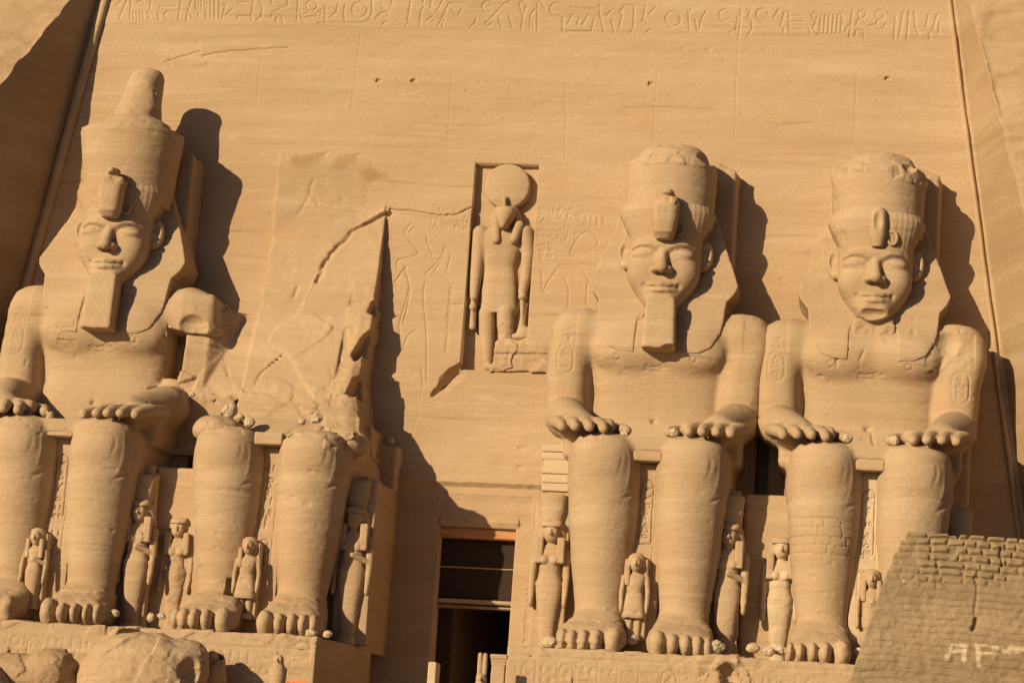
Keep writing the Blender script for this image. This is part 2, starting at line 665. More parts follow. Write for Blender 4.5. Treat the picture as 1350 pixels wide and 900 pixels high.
WOOD = plain('orange_wood', (.42, .19, .070), .6, .25, (1, 8, 14))
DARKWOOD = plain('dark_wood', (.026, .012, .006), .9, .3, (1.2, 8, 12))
BARWOOD = plain('weathered_beam', (.34, .25, .16), .8, .3, (1, 9, 12))
SIGN = plain('orange_sign_paint', (.62, .16, .03), .5, .08)
INK = plain('dark_lettering', (.06, .02, .01), .6, .1)
WHITE = plain('white_paint', (.70, .60, .45), .9, .12, (9, 9, 9))


# ------------------------------------------------------------------ tags
def tag(o, label=None, cat=None, group=None, kind=None):
    for k, v in (('label', label), ('category', cat), ('group', group), ('kind', kind)):
        if v:
            o[k] = v
    return o


def thing(name, loc, label, cat, group=None):
    o = bpy.data.objects.new(name, None)
    COL.objects.link(o)
    o.location = loc
    o.empty_display_size = .5
    return tag(o, label, cat, group)
# ------------------------------------------------------------------ ground
def grid_mesh(us, vs, fn, name, mat, parent=None, attrs=None, smooth=True, keep=None, flip=False):
    """surface over a u-v grid; fn(U, V) -> x, y, z arrays"""
    U, V = np.meshgrid(us, vs, indexing='ij')
    X, Y, Z = fn(U, V)
    P = np.stack([X, Y, Z], -1).reshape(-1, 3)
    nu, nv = len(us), len(vs)
    i = np.arange(nu * nv).reshape(nu, nv)
    F = np.stack([i[:-1, :-1], i[1:, :-1], i[1:, 1:], i[:-1, 1:]], -1)
    if keep is not None:
        F = F[keep]
    F = F.reshape(-1, 4)
    if flip:
        F = F[:, ::-1]
    return mesh_obj(name, P, F, mat, parent, q_axis=False, smooth=smooth, attrs=attrs)


def gfn(U, V):
    P = np.stack([U, V, 0 * U], -1)
    r = np.hypot(U, V + 30)
    return U, V, -7.85 + .12 * fbm(P, .12, 3, 3) + np.clip((r - 150) / 800, 0, 1) * 10 * (fbm(P, .006, 3, 9))


gl = np.concatenate([-np.geomspace(2500, 70, 22), np.arange(-66, 66, 2.0), np.geomspace(70, 2500, 22)])
tag(grid_mesh(gl, gl - 40, gfn, 'ground', GROUND), kind='structure')

# rock terrace in front of the facade, on which pedestals, boulder and small statues stand
TZ = -3.2
v = Vol((-27, -3, -8.6), (27, 17.2, -2.6), .25)
v.add(box((0, 6.5, -6.1), (26.4, 10, 2.9), .1))
v.rough((-27, -3, -8.6), (27, 17.2, -2.6), .12, .5, 3, 4)
tag(vol_obj('terrace', v, ROCK, None, .06, 3), kind='structure')

# ------------------------------------------------------------------ facade
def half_w(z):
    return 20.25 + .145 * (30.9 - z)


facade = thing('temple_facade', (0, 0, 0), 'tall smooth rock-cut sandstone temple front behind the four seated colossi', 'temple front')
NXL, NXR, NZ0, NZ1 = -1.38, 1.60, 12.88, 22.71
DXL, DXR, DZ1 = -1.71, 1.72, 5.75

LINES = []     # carved lines on the wall: points in (x, z), width, depth


def tile(x0, y0, s, strokes, w=.07, dp=.034):
    for st in strokes:
        LINES.append(([unp(x0 + a / s, y0 + b / s) for a, b in st], w, dp))


def curve(pts, n=5):
    """smooth line through the points"""
    if len(pts) < 3:
        return pts
    P = [np.array(q, float) for q in pts]
    P = [2 * P[0] - P[1]] + P + [2 * P[-1] - P[-2]]
    out = []
    for i in range(1, len(P) - 2):
        for t in np.linspace(0, 1, n, endpoint=False):
            a, b, c, d = P[i - 1:i + 3]
            out.append(tuple(.5 * (2 * b + (c - a) * t + (2 * a - 5 * b + 4 * c - d) * t * t + (3 * b - a - 3 * c + d) * t ** 3)))
    return out + [tuple(P[-2])]


def circ(cx, cy, r, a0=0, a1=360, n=14):
    return arc(cx, cy, r, a0, a1, n)


tile(120, 0, 4.5, [
    [(150, 35), (185, 0)], [(170, 108), (215, 0)], [(232, 110), (240, 0)], [(250, 70), (255, 115)], [(270, 70), (275, 115)],
    [(290, 68), (293, 115)], [(308, 68), (312, 115)], [(335, 75), (350, 100), (340, 115)], [(352, 50), (358, 0)], [(275, 15), (310, 0)],
    [(410, 42), (500, 42)], circ(465, 93, 27, 90, 300, 8), [(400, 80), (405, 118)], [(520, 120), (535, 0)], [(568, 130), (575, 60)],
    [(600, 0), (580, 60), (600, 105), (625, 112)], [(622, 5), (625, 60)], [(638, 0), (640, 115)], [(655, 0), (655, 80)], [(672, 5), (685, 110)],
    [(690, 20), (690, 110)], [(712, 10), (708, 115)], [(735, 10), (735, 105)], [(765, 0), (760, 110)], [(775, 35), (800, 30), (775, 120)],
    [(800, 90), (840, 55)], [(875, 15), (950, 15)], [(880, 95), (950, 95)], [(870, 100), (865, 110)], [(950, 120), (965, 0)],
    [(1000, 0), (1020, 50), (1010, 100), (980, 122)], [(1075, 0), (1070, 25), (1100, 45), (1165, 35), (1170, 0)], [(1075, 75), (1165, 35)],
    [(1065, 100), (1090, 80), (1130, 100), (1140, 140)], [(1095, 130), (1105, 100)], [(1230, 0), (1222, 130)], circ(1310, 35, 31),
    [(1250, 95), (1290, 72), (1345, 82)], [(1265, 105), (1345, 95)], [(1240, 60), (1250, 110), (1265, 132)]])
tile(420, 0, 4.5, [
    [(0, 70), (20, 60), (10, 100)], [(40, 40), (40, 130)], [(70, 105), (105, 75), (115, 30)], [(160, 30), (150, 70), (158, 125)],
    circ(245, 60, 45), [(318, 0), (320, 80), (300, 120), (265, 137), (0, 137)], [(340, 110), (370, 80), (415, 70), (410, 90)], [(370, 20), (385, 50)],
    [(430, 35), (440, 0)], [(380, 150), (390, 135), (410, 130)], [(530, 125), (550, 0)], [(520, 155), (530, 140), (540, 135)],
    [(600, 155), (610, 65), (625, 45)], [(665, 55), (670, 0)], [(640, 130), (680, 95)], [(670, 130), (690, 122)], [(620, 20), (625, 0)],
    [(705, 65), (740, 0)], [(710, 155), (745, 85)], [(735, 165), (755, 60), (775, 22), (870, 18)], [(790, 60), (825, 100), (850, 60)],
    [(900, 165), (930, 140), (935, 110)], circ(1005, 40, 32, 60, 300, 9), [(990, 145), (1100, 25), (1135, 10)], [(1000, 160), (1030, 140)],
    circ(1215, 33, 23), [(1200, 60), (1215, 95), (1205, 180)], [(1215, 95), (1235, 50)], [(1070, 110), (1085, 165)], [(1130, 90), (1150, 165)],
    [(1255, 170), (1260, 90), (1285, 60)], [(1300, 20), (1300, 180)], [(1310, 0), (1345, 50)], [(1270, 120), (1275, 170)]])
tile(720, 0, 4.5, [
    circ(65, 57, 39, 60, 320, 10), [(100, 105), (100, 190)], [(150, 45), (205, 52), (300, 55)], [(130, 145), (155, 95)], [(185, 145), (200, 110)],
    [(215, 150), (250, 95)], [(105, 190), (270, 188), (285, 120)], [(315, 60), (320, 35), (322, 100)], [(320, 80), (345, 190)], [(360, 95), (385, 70)],
    [(390, 120), (405, 195)], [(440, 75), (465, 35)], [(435, 165), (455, 90), (445, 75)], [(475, 35), (525, 35), (520, 160)], [(500, 195), (515, 180)],
    [(580, 110), (590, 40)], [(610, 90), (650, 45)], [(570, 130), (580, 115), (600, 130)], [(600, 190), (625, 175)], circ(755, 115, 45),
    [(845, 65), (850, 180)], [(860, 60), (855, 75)], [(885, 120), (900, 185)], [(910, 180), (925, 110), (950, 70)], circ(1060, 92, 32, 40, 330),
    [(1140, 100), (1125, 180), (1085, 195)], [(1145, 215), (1160, 50)], [(1195, 60), (1215, 70), (1195, 110), (1220, 120), (1225, 170), (1200, 210)],
    circ(1285, 87, 35, 60, 360)])
tile(1000, 0, 4.5, [
    [(0, 60), (50, 60)], [(90, 110), (120, 60)], [(135, 155), (155, 75)], [(150, 195), (150, 170)], [(180, 95), (270, 95)], [(185, 130), (270, 130)],
    [(185, 178), (260, 178)], [(180, 75), (185, 190)], [(300, 170), (310, 205)], circ(335, 95, 18, 0, 360, 8), [(325, 170), (345, 120)]] +
    [[(x, 92), (x - 8, 205)] for x in range(372, 500, 25)] + [
    [(490, 85), (505, 120), (500, 150)], [(540, 150), (510, 195), (450, 205), (350, 205)], [(540, 220), (560, 65)], circ(615, 88, 22, 0, 360, 9),
    [(580, 150), (600, 110), (635, 140)], [(575, 215), (580, 180), (620, 180), (630, 225)], circ(720, 90, 26, 0, 300, 9), circ(725, 147, 27, 0, 300, 9),
    [(655, 155), (690, 150)], [(770, 80), (815, 95), (805, 230)], [(835, 225), (860, 75)], [(880, 240), (895, 70)], [(925, 75), (935, 175), (955, 210)],
    [(995, 165), (1010, 90)], [(1035, 180), (1060, 90)], [(1070, 200), (1075, 140)], [(1015, 240), (1015, 200)]])
# the two kings carved either side of the niche, and the small columns of signs beside them
tile(510, 190, 2.571, [curve(c_) for c_ in [
    [(60, 300), (80, 272), (105, 278), (132, 300), (140, 340)], [(75, 300), (95, 285), (125, 300)], [(60, 305), (105, 362), (95, 378), (40, 392), (36, 420)],
    [(60, 428), (75, 490), (45, 600), (45, 650)], [(52, 700), (72, 650), (98, 630)], [(130, 382), (165, 392), (185, 380), (198, 348)],
    [(160, 432), (195, 382), (175, 398), (130, 440)], [(205, 425), (217, 372)], [(160, 422), (210, 462)], [(130, 468), (124, 520), (135, 640), (136, 805)],
    [(118, 760), (123, 810)], [(140, 340), (155, 380)], [(218, 542), (255, 542)],
    [(620, 372), (645, 322), (680, 296), (705, 310), (716, 340), (690, 358)], [(588, 410), (635, 408)], [(660, 405), (720, 420)],
    [(577, 425), (548, 465), (530, 492), (525, 430)], [(600, 450), (616, 490), (615, 552)], [(680, 470), (676, 540)], [(635, 410), (660, 420), (690, 470)]]],
    .055, .034)


def patch(px0, py0, px1, py1, cw, seed, rules=True, w=.045, dp=.03):
    a, b = unp(px0, py1), unp(px1, py0)
    LINES.extend(columns(a[0], b[0], a[1], b[1], cw, w, dp, seed, rules))


patch(568, 272, 622, 306, .42, 3)
patch(708, 272, 755, 318, .42, 4)
patch(708, 318, 732, 345, .40, 5, False)
patch(584, 372, 599, 470, .42, 6, False)
patch(760, 285, 800, 300, .30, 7, False)
patch(687, 760, 708, 852, .5, 12, False, .05, .035)
# cracks and holes
for pts, w, dp, am in (
        ([(424, 376), (432, 350), (447, 328), (470, 304), (515, 281)], .16, .22, .07), ([(515, 281), (515, 276), (545, 279), (578, 285), (600, 283), (622, 274)], .085, .10, .04),
        ([(394, 398), (398, 385)], .1, .1, .03), ([(412, 405), (424, 376)], .05, .04, .03),
        ([(415, 238), (411, 247), (411, 255), (421, 270)], .06, .06, .02), ([(411, 255), (400, 275), (392, 285)], .05, .05, .02),
        ([(217, 82), (240, 75), (264, 68)], .07, .05, .03), ([(268, 74), (300, 68), (330, 66), (380, 63)], .08, .06, .03),
        ([(520, 372), (535, 352), (541, 385), (532, 425)], .05, .05, .02)):
    LINES.append((jag(wall_pts(pts), am, 5, int(pts[0][0])), w, dp))
for x, y in ((497, 107), (543, 107), (856, 111), (1168, 104)):
    a = unp(x, y)
    LINES.append((jag([a, (a[0] + .14, a[1] + .04)], .05, 3, x), .09, .12))
# fine joints between the sawn blocks
for pts in ([(345, 60), (338, 140)], [(597, 92), (589, 195)], [(746, 105), (745, 210)], [(866, 95), (861, 185)], [(975, 10), (968, 180)], [(475, 45), (462, 150)],
            [(236, 115), (330, 117)], [(150, 186), (620, 196)], [(735, 216), (830, 219)], [(955, 212), (1075, 219)], [(1130, 95), (1125, 190)],
            [(640, 530), (560, 528)], [(545, 570), (560, 500)], [(1012, 640), (1012, 620)]):
    LINES.append((jag(wall_pts(pts), .025, 8, int(pts[0][0])), .045, .014))

SCARS = [wall_pts(c_) for c_ in ([(381, 206), (400, 202), (434, 199), (424, 217), (408, 226), (385, 225)], [(424, 223), (447, 205), (482, 199), (470, 214), (455, 232), (432, 231)],
                                  [(464, 222), (492, 217), (515, 229), (528, 246), (515, 241), (480, 241)])]


def scar_field(X, Z):
    return np.minimum.reduce([sdpoly(c_, X, Z) for c_ in SCARS])


def wall_off(X, Z, xs, zs):
    """how far the face of the wall stands forward of its plane"""
    P = np.stack([X, 0 * X, Z], -1)
    o = .05 * fbm(P, .22, 3, 11) + .02 * fbm(P, (1.2, 1, 2.2), 3, 12) + .012 * fbm(P + .3 * fbm(P, .2, 2, 5)[..., None], (.1, 1, 4.2), 3, 13)
    # below the niche the face is rougher and slopes out to the lintel
    low = np.clip((13.2 - Z) / 1.5, 0, 1) * (np.abs(X) < 4.6)
    o = o + low * (.05 * fbm(P, (.8, 1, 1.1), 4, 15))
    # the frieze stands a little proud
    o = o + .025 * np.clip((Z - 29.22 - .03 * fbm(P, .6, 2, 9)) / .12, 0, 1)
    o = o - .035 * np.clip((vnoise(P + .4 * fbm(P, .15, 2, 6)[..., None], (.16, 1, 2.6), 41) - .72) / .1, 0, 1) * np.clip((vnoise(P, (.3, 1, .4), 42) - .5) / .2, 0, 1)
    o = o - .035 * np.clip((vnoise(P, (1.6, 1, 2.2), 43) - .80) / .08, 0, 1) * np.clip((vnoise(P, .25, 44) - .5) / .2, 0, 1)
    o = o - seg_depth(xs, zs, LINES)
    return o


def raw_lines(a, b, h, extra):
    s = np.arange(a, b + h, h)
    keep = np.ones(len(s), bool)
    for e in extra:
        keep &= np.abs(s - e) > h * .4
    return np.sort(np.concatenate([s[keep], extra]))


exx = np.array([NXL - .002, NXL + .002, NXR - .002, NXR + .002, DXL - .002, DXL + .002, DXR - .002, DXR + .002])
exz = np.array([NZ0, NZ0 + .004, NZ1 - .004, NZ1, DZ1, DZ1 + .004])


def build_wall(name, z0, z1, hz, hx):
    xs = raw_lines(-25.5, 25.5, hx, exx)
    zs = raw_lines(z0, z1, hz, exz[(exz > z0) & (exz < z1)])
    st = {}

    def fn(X, Z):
        o = wall_off(X, Z, xs, zs)
        stain = np.zeros_like(X)
        if z0 < 20:
            P = np.stack([X, 0 * X, Z], -1)
            nz = fbm(P, .9, 3, 21)
            # door opening
            door = (X > DXL) & (X < DXR) & (Z < DZ1 + .002)
            # niche with a vertical back, its floor broken away at the right
            nich = (X > NXL) & (X < NXR) & (Z > NZ0 + .002) & (Z < NZ1 - .002)
            back = -(.42 + (NZ1 - Z) * .038) + .02 * nz
            fl = np.where(X > .35, 13.1 + .95 * np.clip((X - .2) / .5, 0, 1) + .15 * nz, NZ0 + .05)
            ramp_ = np.clip((fl - Z) / .25, 0, 1)
            back = back * (1 - ramp_ * np.where(X > .35, .75, .1))
            o = np.where(nich, back, o)
            # broken notch below the left corner of the niche
            nt = sdpoly(wall_pts([(606, 483), (596, 488), (583, 503), (572, 520), (590, 508), (608, 494)]), X, Z) + .13 * fbm(P, 2.2, 3, 33)
            o = o - .5 * np.clip(.18 - nt, 0, .35) / .35 * (~nich)
            # rubble slope right of the niche
            rb = sdpoly(wall_pts([(690, 430), (722, 448), (722, 492), (650, 490), (655, 470), (662, 446)]), X, Z)
            o = np.where(~nich, o + .18 * np.clip(-rb, 0, .5) + np.where(rb < 0, .12 * nz, 0), o)
            # scars with fresh brown stone, and the sheared pillar left of the niche
            sc_ = scar_field(X, Z) + .25 * nz
            stain = np.clip(-sc_ / .3, 0, 1) * .5
            o = o - .06 * np.clip(-sc_ / .2, 0, 1)
            # ledge above the doorway and the ragged lintel edge
            led = np.clip(1 - np.abs(Z - 7.75 - .07 * nz) / .22, 0, 1) * np.clip((X + 4.2) / .3, 0, 1) * np.clip((3.9 - X) / .3, 0, 1)
            o = o + .22 * led
            rec = (X > DXL - .1) & (X < 2.4) & (Z > DZ1) & (Z < 7.2)
            o = o - rec * .10 * np.clip((7.3 - Z) / .4, 0, 1)
            lip = np.clip(1 - np.abs(Z - 6.0) / .28, 0, 1) * (X > DXL) * (X < DXR + .1)
            o = o + lip * (.16 + .22 * nz)
            o = np.where(door, -26.0, o)
        st['stain'] = stain
        return X, BAT * Z - o, Z

    U, V = np.meshgrid(xs, zs, indexing='ij')
    fn(U, V)
    return grid_mesh(xs, zs, fn, name, SAND, facade, attrs={'stain': st['stain'].ravel()})


build_wall('wall', -8.5, 29.26, .032, .032)
build_wall('inscribed_frieze', 29.26, 33.6, .026, .03)

# broken rock filling the lower right corner of the niche and running out over the wall
lg = Vol((.0, -1.7, 12.5), (3.0, .1, 15.2), .04)
lg.add(prism(wall_pts([(654, 452), (662, 444), (684, 447), (700, 440), (724, 446), (726, 490), (640, 491), (652, 478)]), -1.6, -.52, .05))
lg.sub(prism(wall_pts([(650, 456), (690, 452), (730, 462), (730, 440), (650, 440)]), -.66, .1, .05), .10)
lg.sub(prism(wall_pts([(640, 472), (690, 470), (730, 474), (730, 468), (640, 464)]), -.60, .1, .05), .06)
lg.rough((.0, -1.7, 12.5), (3.0, .1, 15.2), .16, .9, 4, 6, True)
vol_obj('broken_ledge', lg, SAND, facade, .025, 6)

# rolled mouldings down both edges
for s in (-1, 1):
    v = Vol((-.5, -.45, -8), (.5, .45, 34), .07)
    zs_ = np.arange(-7.8, 33.9, .1)
    v.add(loft(zs_, 0, .22 if s < 0 else .14, -.3, .16 if s < 0 else .08, 2))
    V, F = v.nets()
    P = V.copy()
    V[:, 0] += s * (half_w(V[:, 2]) - .28) + .03 * fbm(P, .5, 2, 4)
    V[:, 1] += -BAT * V[:, 2] + .12 + .05 * fbm(P, .9, 3, 6)
    mesh_obj('rolled_moulding', V, F, SAND, facade)

# ------------------------------------------------------------------ cliffs at both sides, cut back to make room for the facade
def build_cliff(s, dfun, flare, label_seed):
    zs = np.concatenate([np.arange(-8.5, 12, .25), np.arange(12, 34, .09), np.arange(34, 46, .4)])
    nr = 40
    us = np.concatenate([np.linspace(0, 1, nr), 1 + np.cumsum(np.geomspace(.06, 1.6, 60))])

    def fn(U, Z):
        w0 = half_w(Z)
        d = np.maximum(dfun(Z), .5)
        P1 = np.stack([U * 0 + s * 50, U * 0, Z], -1)
        d = d * (1 + .03 * fbm(P1, .5, 3, label_seed)) + .15 * fbm(P1, 1.5, 3, label_seed + 2)
        t = np.clip(U, 0, 1)
        out = np.maximum(U - 1, 0)
        x = w0 + .02 + flare * d * t + out
        q = -BAT * Z - .05 + d * t + out * .10
        P = np.stack([s * x, q, Z], -1)
        rgh = .05 * fbm(P, .9, 3, label_seed + 5) + np.clip(out * 6, 0, 1) * (.22 * fbm(P, .45, 4, label_seed + 6) + .10 * fbm(P, (1.2, 1.2, 3), 3, label_seed + 7))
        q = q + rgh
        return s * x, -q, Z
    return tag(grid_mesh(us, zs, fn, 'cliff', ROCK, flip=(s < 0)), kind='structure')


build_cliff(-1, lambda z: np.clip(1.35 + (30.6 - z) * .47, .5, 8), .46, 40)
build_cliff(1, lambda z: np.clip(1.3 + (31 - z) * .24, .6, 7), .34, 50)

# ------------------------------------------------------------------ doorway fittings
dw = thing('temple_doorway', (0, 0, 0), 'dark temple doorway with an orange timber lintel and a pale crossbeam, between the two pairs of colossi', 'doorway')


def slab(name, x0, x1, q0, q1, z0, z1, mat, parent, r=.03, h=.05, wear=.008):
    v = Vol((x0 - .15, q0 - .15, z0 - .15), (x1 + .15, q1 + .15, z1 + .15), h)
    v.add(box(((x0 + x1) / 2, (q0 + q1) / 2, (z0 + z1) / 2), ((x1 - x0) / 2, (q1 - q0) / 2, (z1 - z0) / 2), r))
    return vol_obj(name, v, mat, parent, wear, int(abs(x0 * 7 + z0 * 3)), bed=0)


slab('timber_lintel', DXL - .1, DXR + .1, -1.6, -.62, 5.28, 5.75, WOOD, dw)
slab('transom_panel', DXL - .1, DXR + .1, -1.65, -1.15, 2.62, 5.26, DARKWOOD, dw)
slab('transom_strip', DXL - .1, DXR + .1, -1.14, -1.07, 3.98, 4.05, BARWOOD, dw, .01, .03, .002)
slab('crossbeam', DXL - .1, DXR + .1, -1.5, -.85, 2.40, 2.60, BARWOOD, dw)
slab('crossbeam', DXL - .1, DXR + .1, -1.5, -.95, 2.22, 2.33, BARWOOD, dw)
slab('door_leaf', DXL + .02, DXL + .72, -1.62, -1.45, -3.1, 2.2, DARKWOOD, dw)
# ------------------------------------------------------------------ the four seated colossi
DQ = -0.5      # the upper body sits this much nearer the wall


def back(pr, d=None):
    d = DQ if d is None else d
    fn, lo, hi = pr
    o = np.array([0, d, 0])
    return (lambda X, Q, Z: fn(X, Q - d, Z)), lo + o, hi + o


def torso_prims():
    return [(loft([8.3, 9.0, 9.6, 10.3, 11.2, 12.2, 13.0, 13.8, 14.5, 15.0, 15.35], 0,
                  [3.0, 3.0, 2.98, 2.90, 2.86, 3.0, 3.18, 3.35, 3.5, 2.9, 1.7], 1.0,
                  [4.55, 4.5, 4.3, 4.1, 3.95, 4.05, 4.25, 4.3, 4.1, 3.8, 3.3], 3.0), 0),
            (ell((1.35, 3.9, 13.15), (1.4, .62, .85)), .5), (ell((-1.35, 3.9, 13.15), (1.4, .62, .85)), .5)]


def make_head(vol, beard):
    a = lambda pr, k=0: vol.add(pr, k)
    a(loft([14.85, 15.05, 15.4, 15.9, 16.4, 17.0, 17.6, 18.3, 18.9], 0, [.45, .80, 1.06, 1.36, 1.52, 1.6, 1.62, 1.62, 1.55], 1.8,
           [4.3, 4.62, 4.74, 4.66, 4.62, 4.58, 4.56, 4.55, 4.4], 2.35))
    a(ell((0, 4.42, 15.22), (.62, .48, .36)), .3)
    both(vol, ell((.92, 4.02, 16.55), (.58, .56, .6)), .45)
    # brow ridge and eye hollows
    both(vol, ell((.84, 4.88, 17.33), (.58, .33, .25)), .26, 'sub')
    both(vol, ell((.40, 4.80, 17.30), (.22, .28, .22)), .15, 'sub')
    a(ell((0, 4.36, 17.75), (.9, .34, .22)), .3)
    for s in (-1, 1):
        chain(vol, [(s * .28, 4.62, 17.60), (s * .62, 4.66, 17.74), (s * 1.02, 4.50, 17.74), (s * 1.42, 4.14, 17.60)], [.05, .06, .05, .03], .16)
        a(ell((s * .85, 4.26, 17.30), (.50, .345, .225)), .10)
        chain(vol, [(s * .36, 4.50, 17.22), (s * .60, 4.63, 17.42), (s * .90, 4.60, 17.47), (s * 1.20, 4.42, 17.38), (s * 1.48, 4.08, 17.28)], [.02, .035, .035, .03, .02], .05)
        chain(vol, [(s * .36, 4.50, 17.20), (s * .62, 4.58, 17.13), (s * .92, 4.53, 17.12), (s * 1.25, 4.32, 17.22)], [.015, .022, .022, .015], .05)
    # nose
    a(cone((0, 4.52, 17.45), (0, 5.0, 16.62), .16, .24), .16)
    a(ell((0, 5.03, 16.60), (.25, .25, .22)), .14)
    both(vol, ell((.31, 4.80, 16.56), (.17, .25, .165)), .10)
    both(vol, ell((.16, 5.0, 16.37), (.09, .13, .07)), .05, 'sub')
    # mouth
    chain(vol, [(-.72, 4.50, 15.90), (-.36, 4.75, 15.925), (0, 4.85, 15.905), (.36, 4.75, 15.925), (.72, 4.50, 15.90)], [.04, .09, .10, .09, .04], .10)
    chain(vol, [(-.58, 4.56, 15.70), (-.28, 4.77, 15.65), (0, 4.83, 15.635), (.28, 4.77, 15.65), (.58, 4.56, 15.70)], [.05, .11, .125, .11, .05], .10)
    chain(vol, [(-.70, 4.64, 15.87), (-.3, 4.93, 15.80), (0, 4.99, 15.775), (.3, 4.93, 15.80), (.70, 4.64, 15.87)], [.035, .035, .035, .035, .035], .05, 'sub')
    both(vol, ell((.77, 4.60, 15.88), (.10, .16, .13)), .1, 'sub')
    vol.sub(ell((0, 4.94, 15.41), (.42, .14, .09)), .15)
    vol.sub(cone((0, 4.94, 16.26), (0, 4.96, 16.06), .035, .04), .10)
    # ears
    for s in (-1, 1):
        vol.add(ell((s * 1.78, 3.15, 17.58), (.33, .26, .66)), .06)
        vol.add(ell((s * 1.70, 3.3, 17.02), (.2, .2, .2)), .08)
        vol.sub(ell((s * 1.80, 3.46, 17.66), (.19, .24, .43)), .05)
        vol.add(ell((s * 1.70, 3.25, 17.5), (.11, .16, .22)), .06)
    # neck
    a(loft([13.6, 14.6, 15.5], 0, [1.25, 1.05, 1.05], 1.6, [4.0, 3.9, 3.9], 2.2), .25)


def make_foot(vol, s, k, ero=0.0):
    """s = side of the foot's outer edge"""
    c = s * 1.70
    vol.add(loft([6.0, 6.6, 7.2, 7.9, 8.6, 9.2, 9.5], [c, c, c, c + s * .02, c + s * .05, c + s * .08, c + s * .08],
                 [.7, 1.0, 1.08, 1.18, 1.30, 1.32, 1.2], -.25, [.9, 1.45, 1.9, 1.70, 1.22, .90, .70], 2.5, axis=1), k)
    toes = [(-.92, .345, 9.98, .36), (-.28, .255, 10.12, .28), (.23, .24, 10.08, .27), (.69, .225, 9.96, .25), (1.09, .20, 9.76, .23)]
    for t, r, q, z in toes:
        x = c + s * (t + .10)
        xr = c + s * (t * .86 + .08)
        vol.add(cone((xr, 8.7, .62), (x, q - .55, .42), r * .95, r * .98), .07)
        vol.add(ell((x, q - .48, .30 if r < .3 else .34), (r * 1.03, .50, .44 if r < .3 else .54)), .05)
        vol.add(cone((x, q - .42, .05), (x, q - .42, .42), r * .86, r * .90), .05)
        vol.sub(ell((x, q - .02, .62 + (.1 if r > .3 else 0)), (r * .62, .12, .10)), .05)


def make_leg(v, s, kz=0.0):
    """lower leg with knee, shin and foot"""
    v.add(loft([.1, .5, 1.0, 1.75, 2.6, 3.6, 5.0, 6.0, 7.0, 7.7, 8.2 + kz, 8.5 + kz, 8.68 + kz], [s * t for t in (1.70, 1.70, 1.70, 1.71, 1.73, 1.74, 1.75, 1.78, 1.83, 1.84, 1.84, 1.84, 1.84)],
               [1.0, 1.02, 1.0, 1.03, 1.13, 1.27, 1.42, 1.48, 1.48, 1.46, 1.40, 1.20, .80], [6.2, 6.1, 6.1, 6.0, 5.7, 5.4, 5.2, 5.2, 5.2, 5.3, 5.5, 5.8, 6.2],
               [7.75, 7.8, 7.75, 7.7, 7.85, 8.05, 8.28, 8.42, 8.55, 8.60, 8.55, 8.38, 8.0], 2.4), .15)
    v.add(cone((s * 1.72, 7.72, 6.2), (s * 1.72, 7.2, 2.0), .66, .55), .5)
    v.add(ell((s * 1.84, 8.16, 7.5), (.80, .46, .72)), .35)
    chain(v, [(s * 1.82 + .80, 8.58, 8.0), (s * 1.82 + .86, 8.50, 7.5), (s * 1.82 + .72, 8.56, 6.9), (s * 1.82 + .40, 8.66, 6.7)], [.02, .045, .045, .02], .12, 'sub')
    chain(v, [(s * 1.82 - .80, 8.58, 7.9), (s * 1.82 - .74, 8.60, 7.2), (s * 1.82 - .40, 8.66, 6.75)], [.02, .04, .02], .12, 'sub')
    chain(v, [(s * 1.78 + 1.30, 7.75, 6.4), (s * 1.78 + .92, 8.30, 6.05), (s * 1.78 + .74, 8.40, 5.2), (s * 1.76 + .70, 8.15, 4.0)], [.02, .045, .045, .02], .10, 'sub')
    make_foot(v, s, .3)
    v.add(ell((s * 2.55, 6.9, 1.15), (.22, .32, .3)), .15)


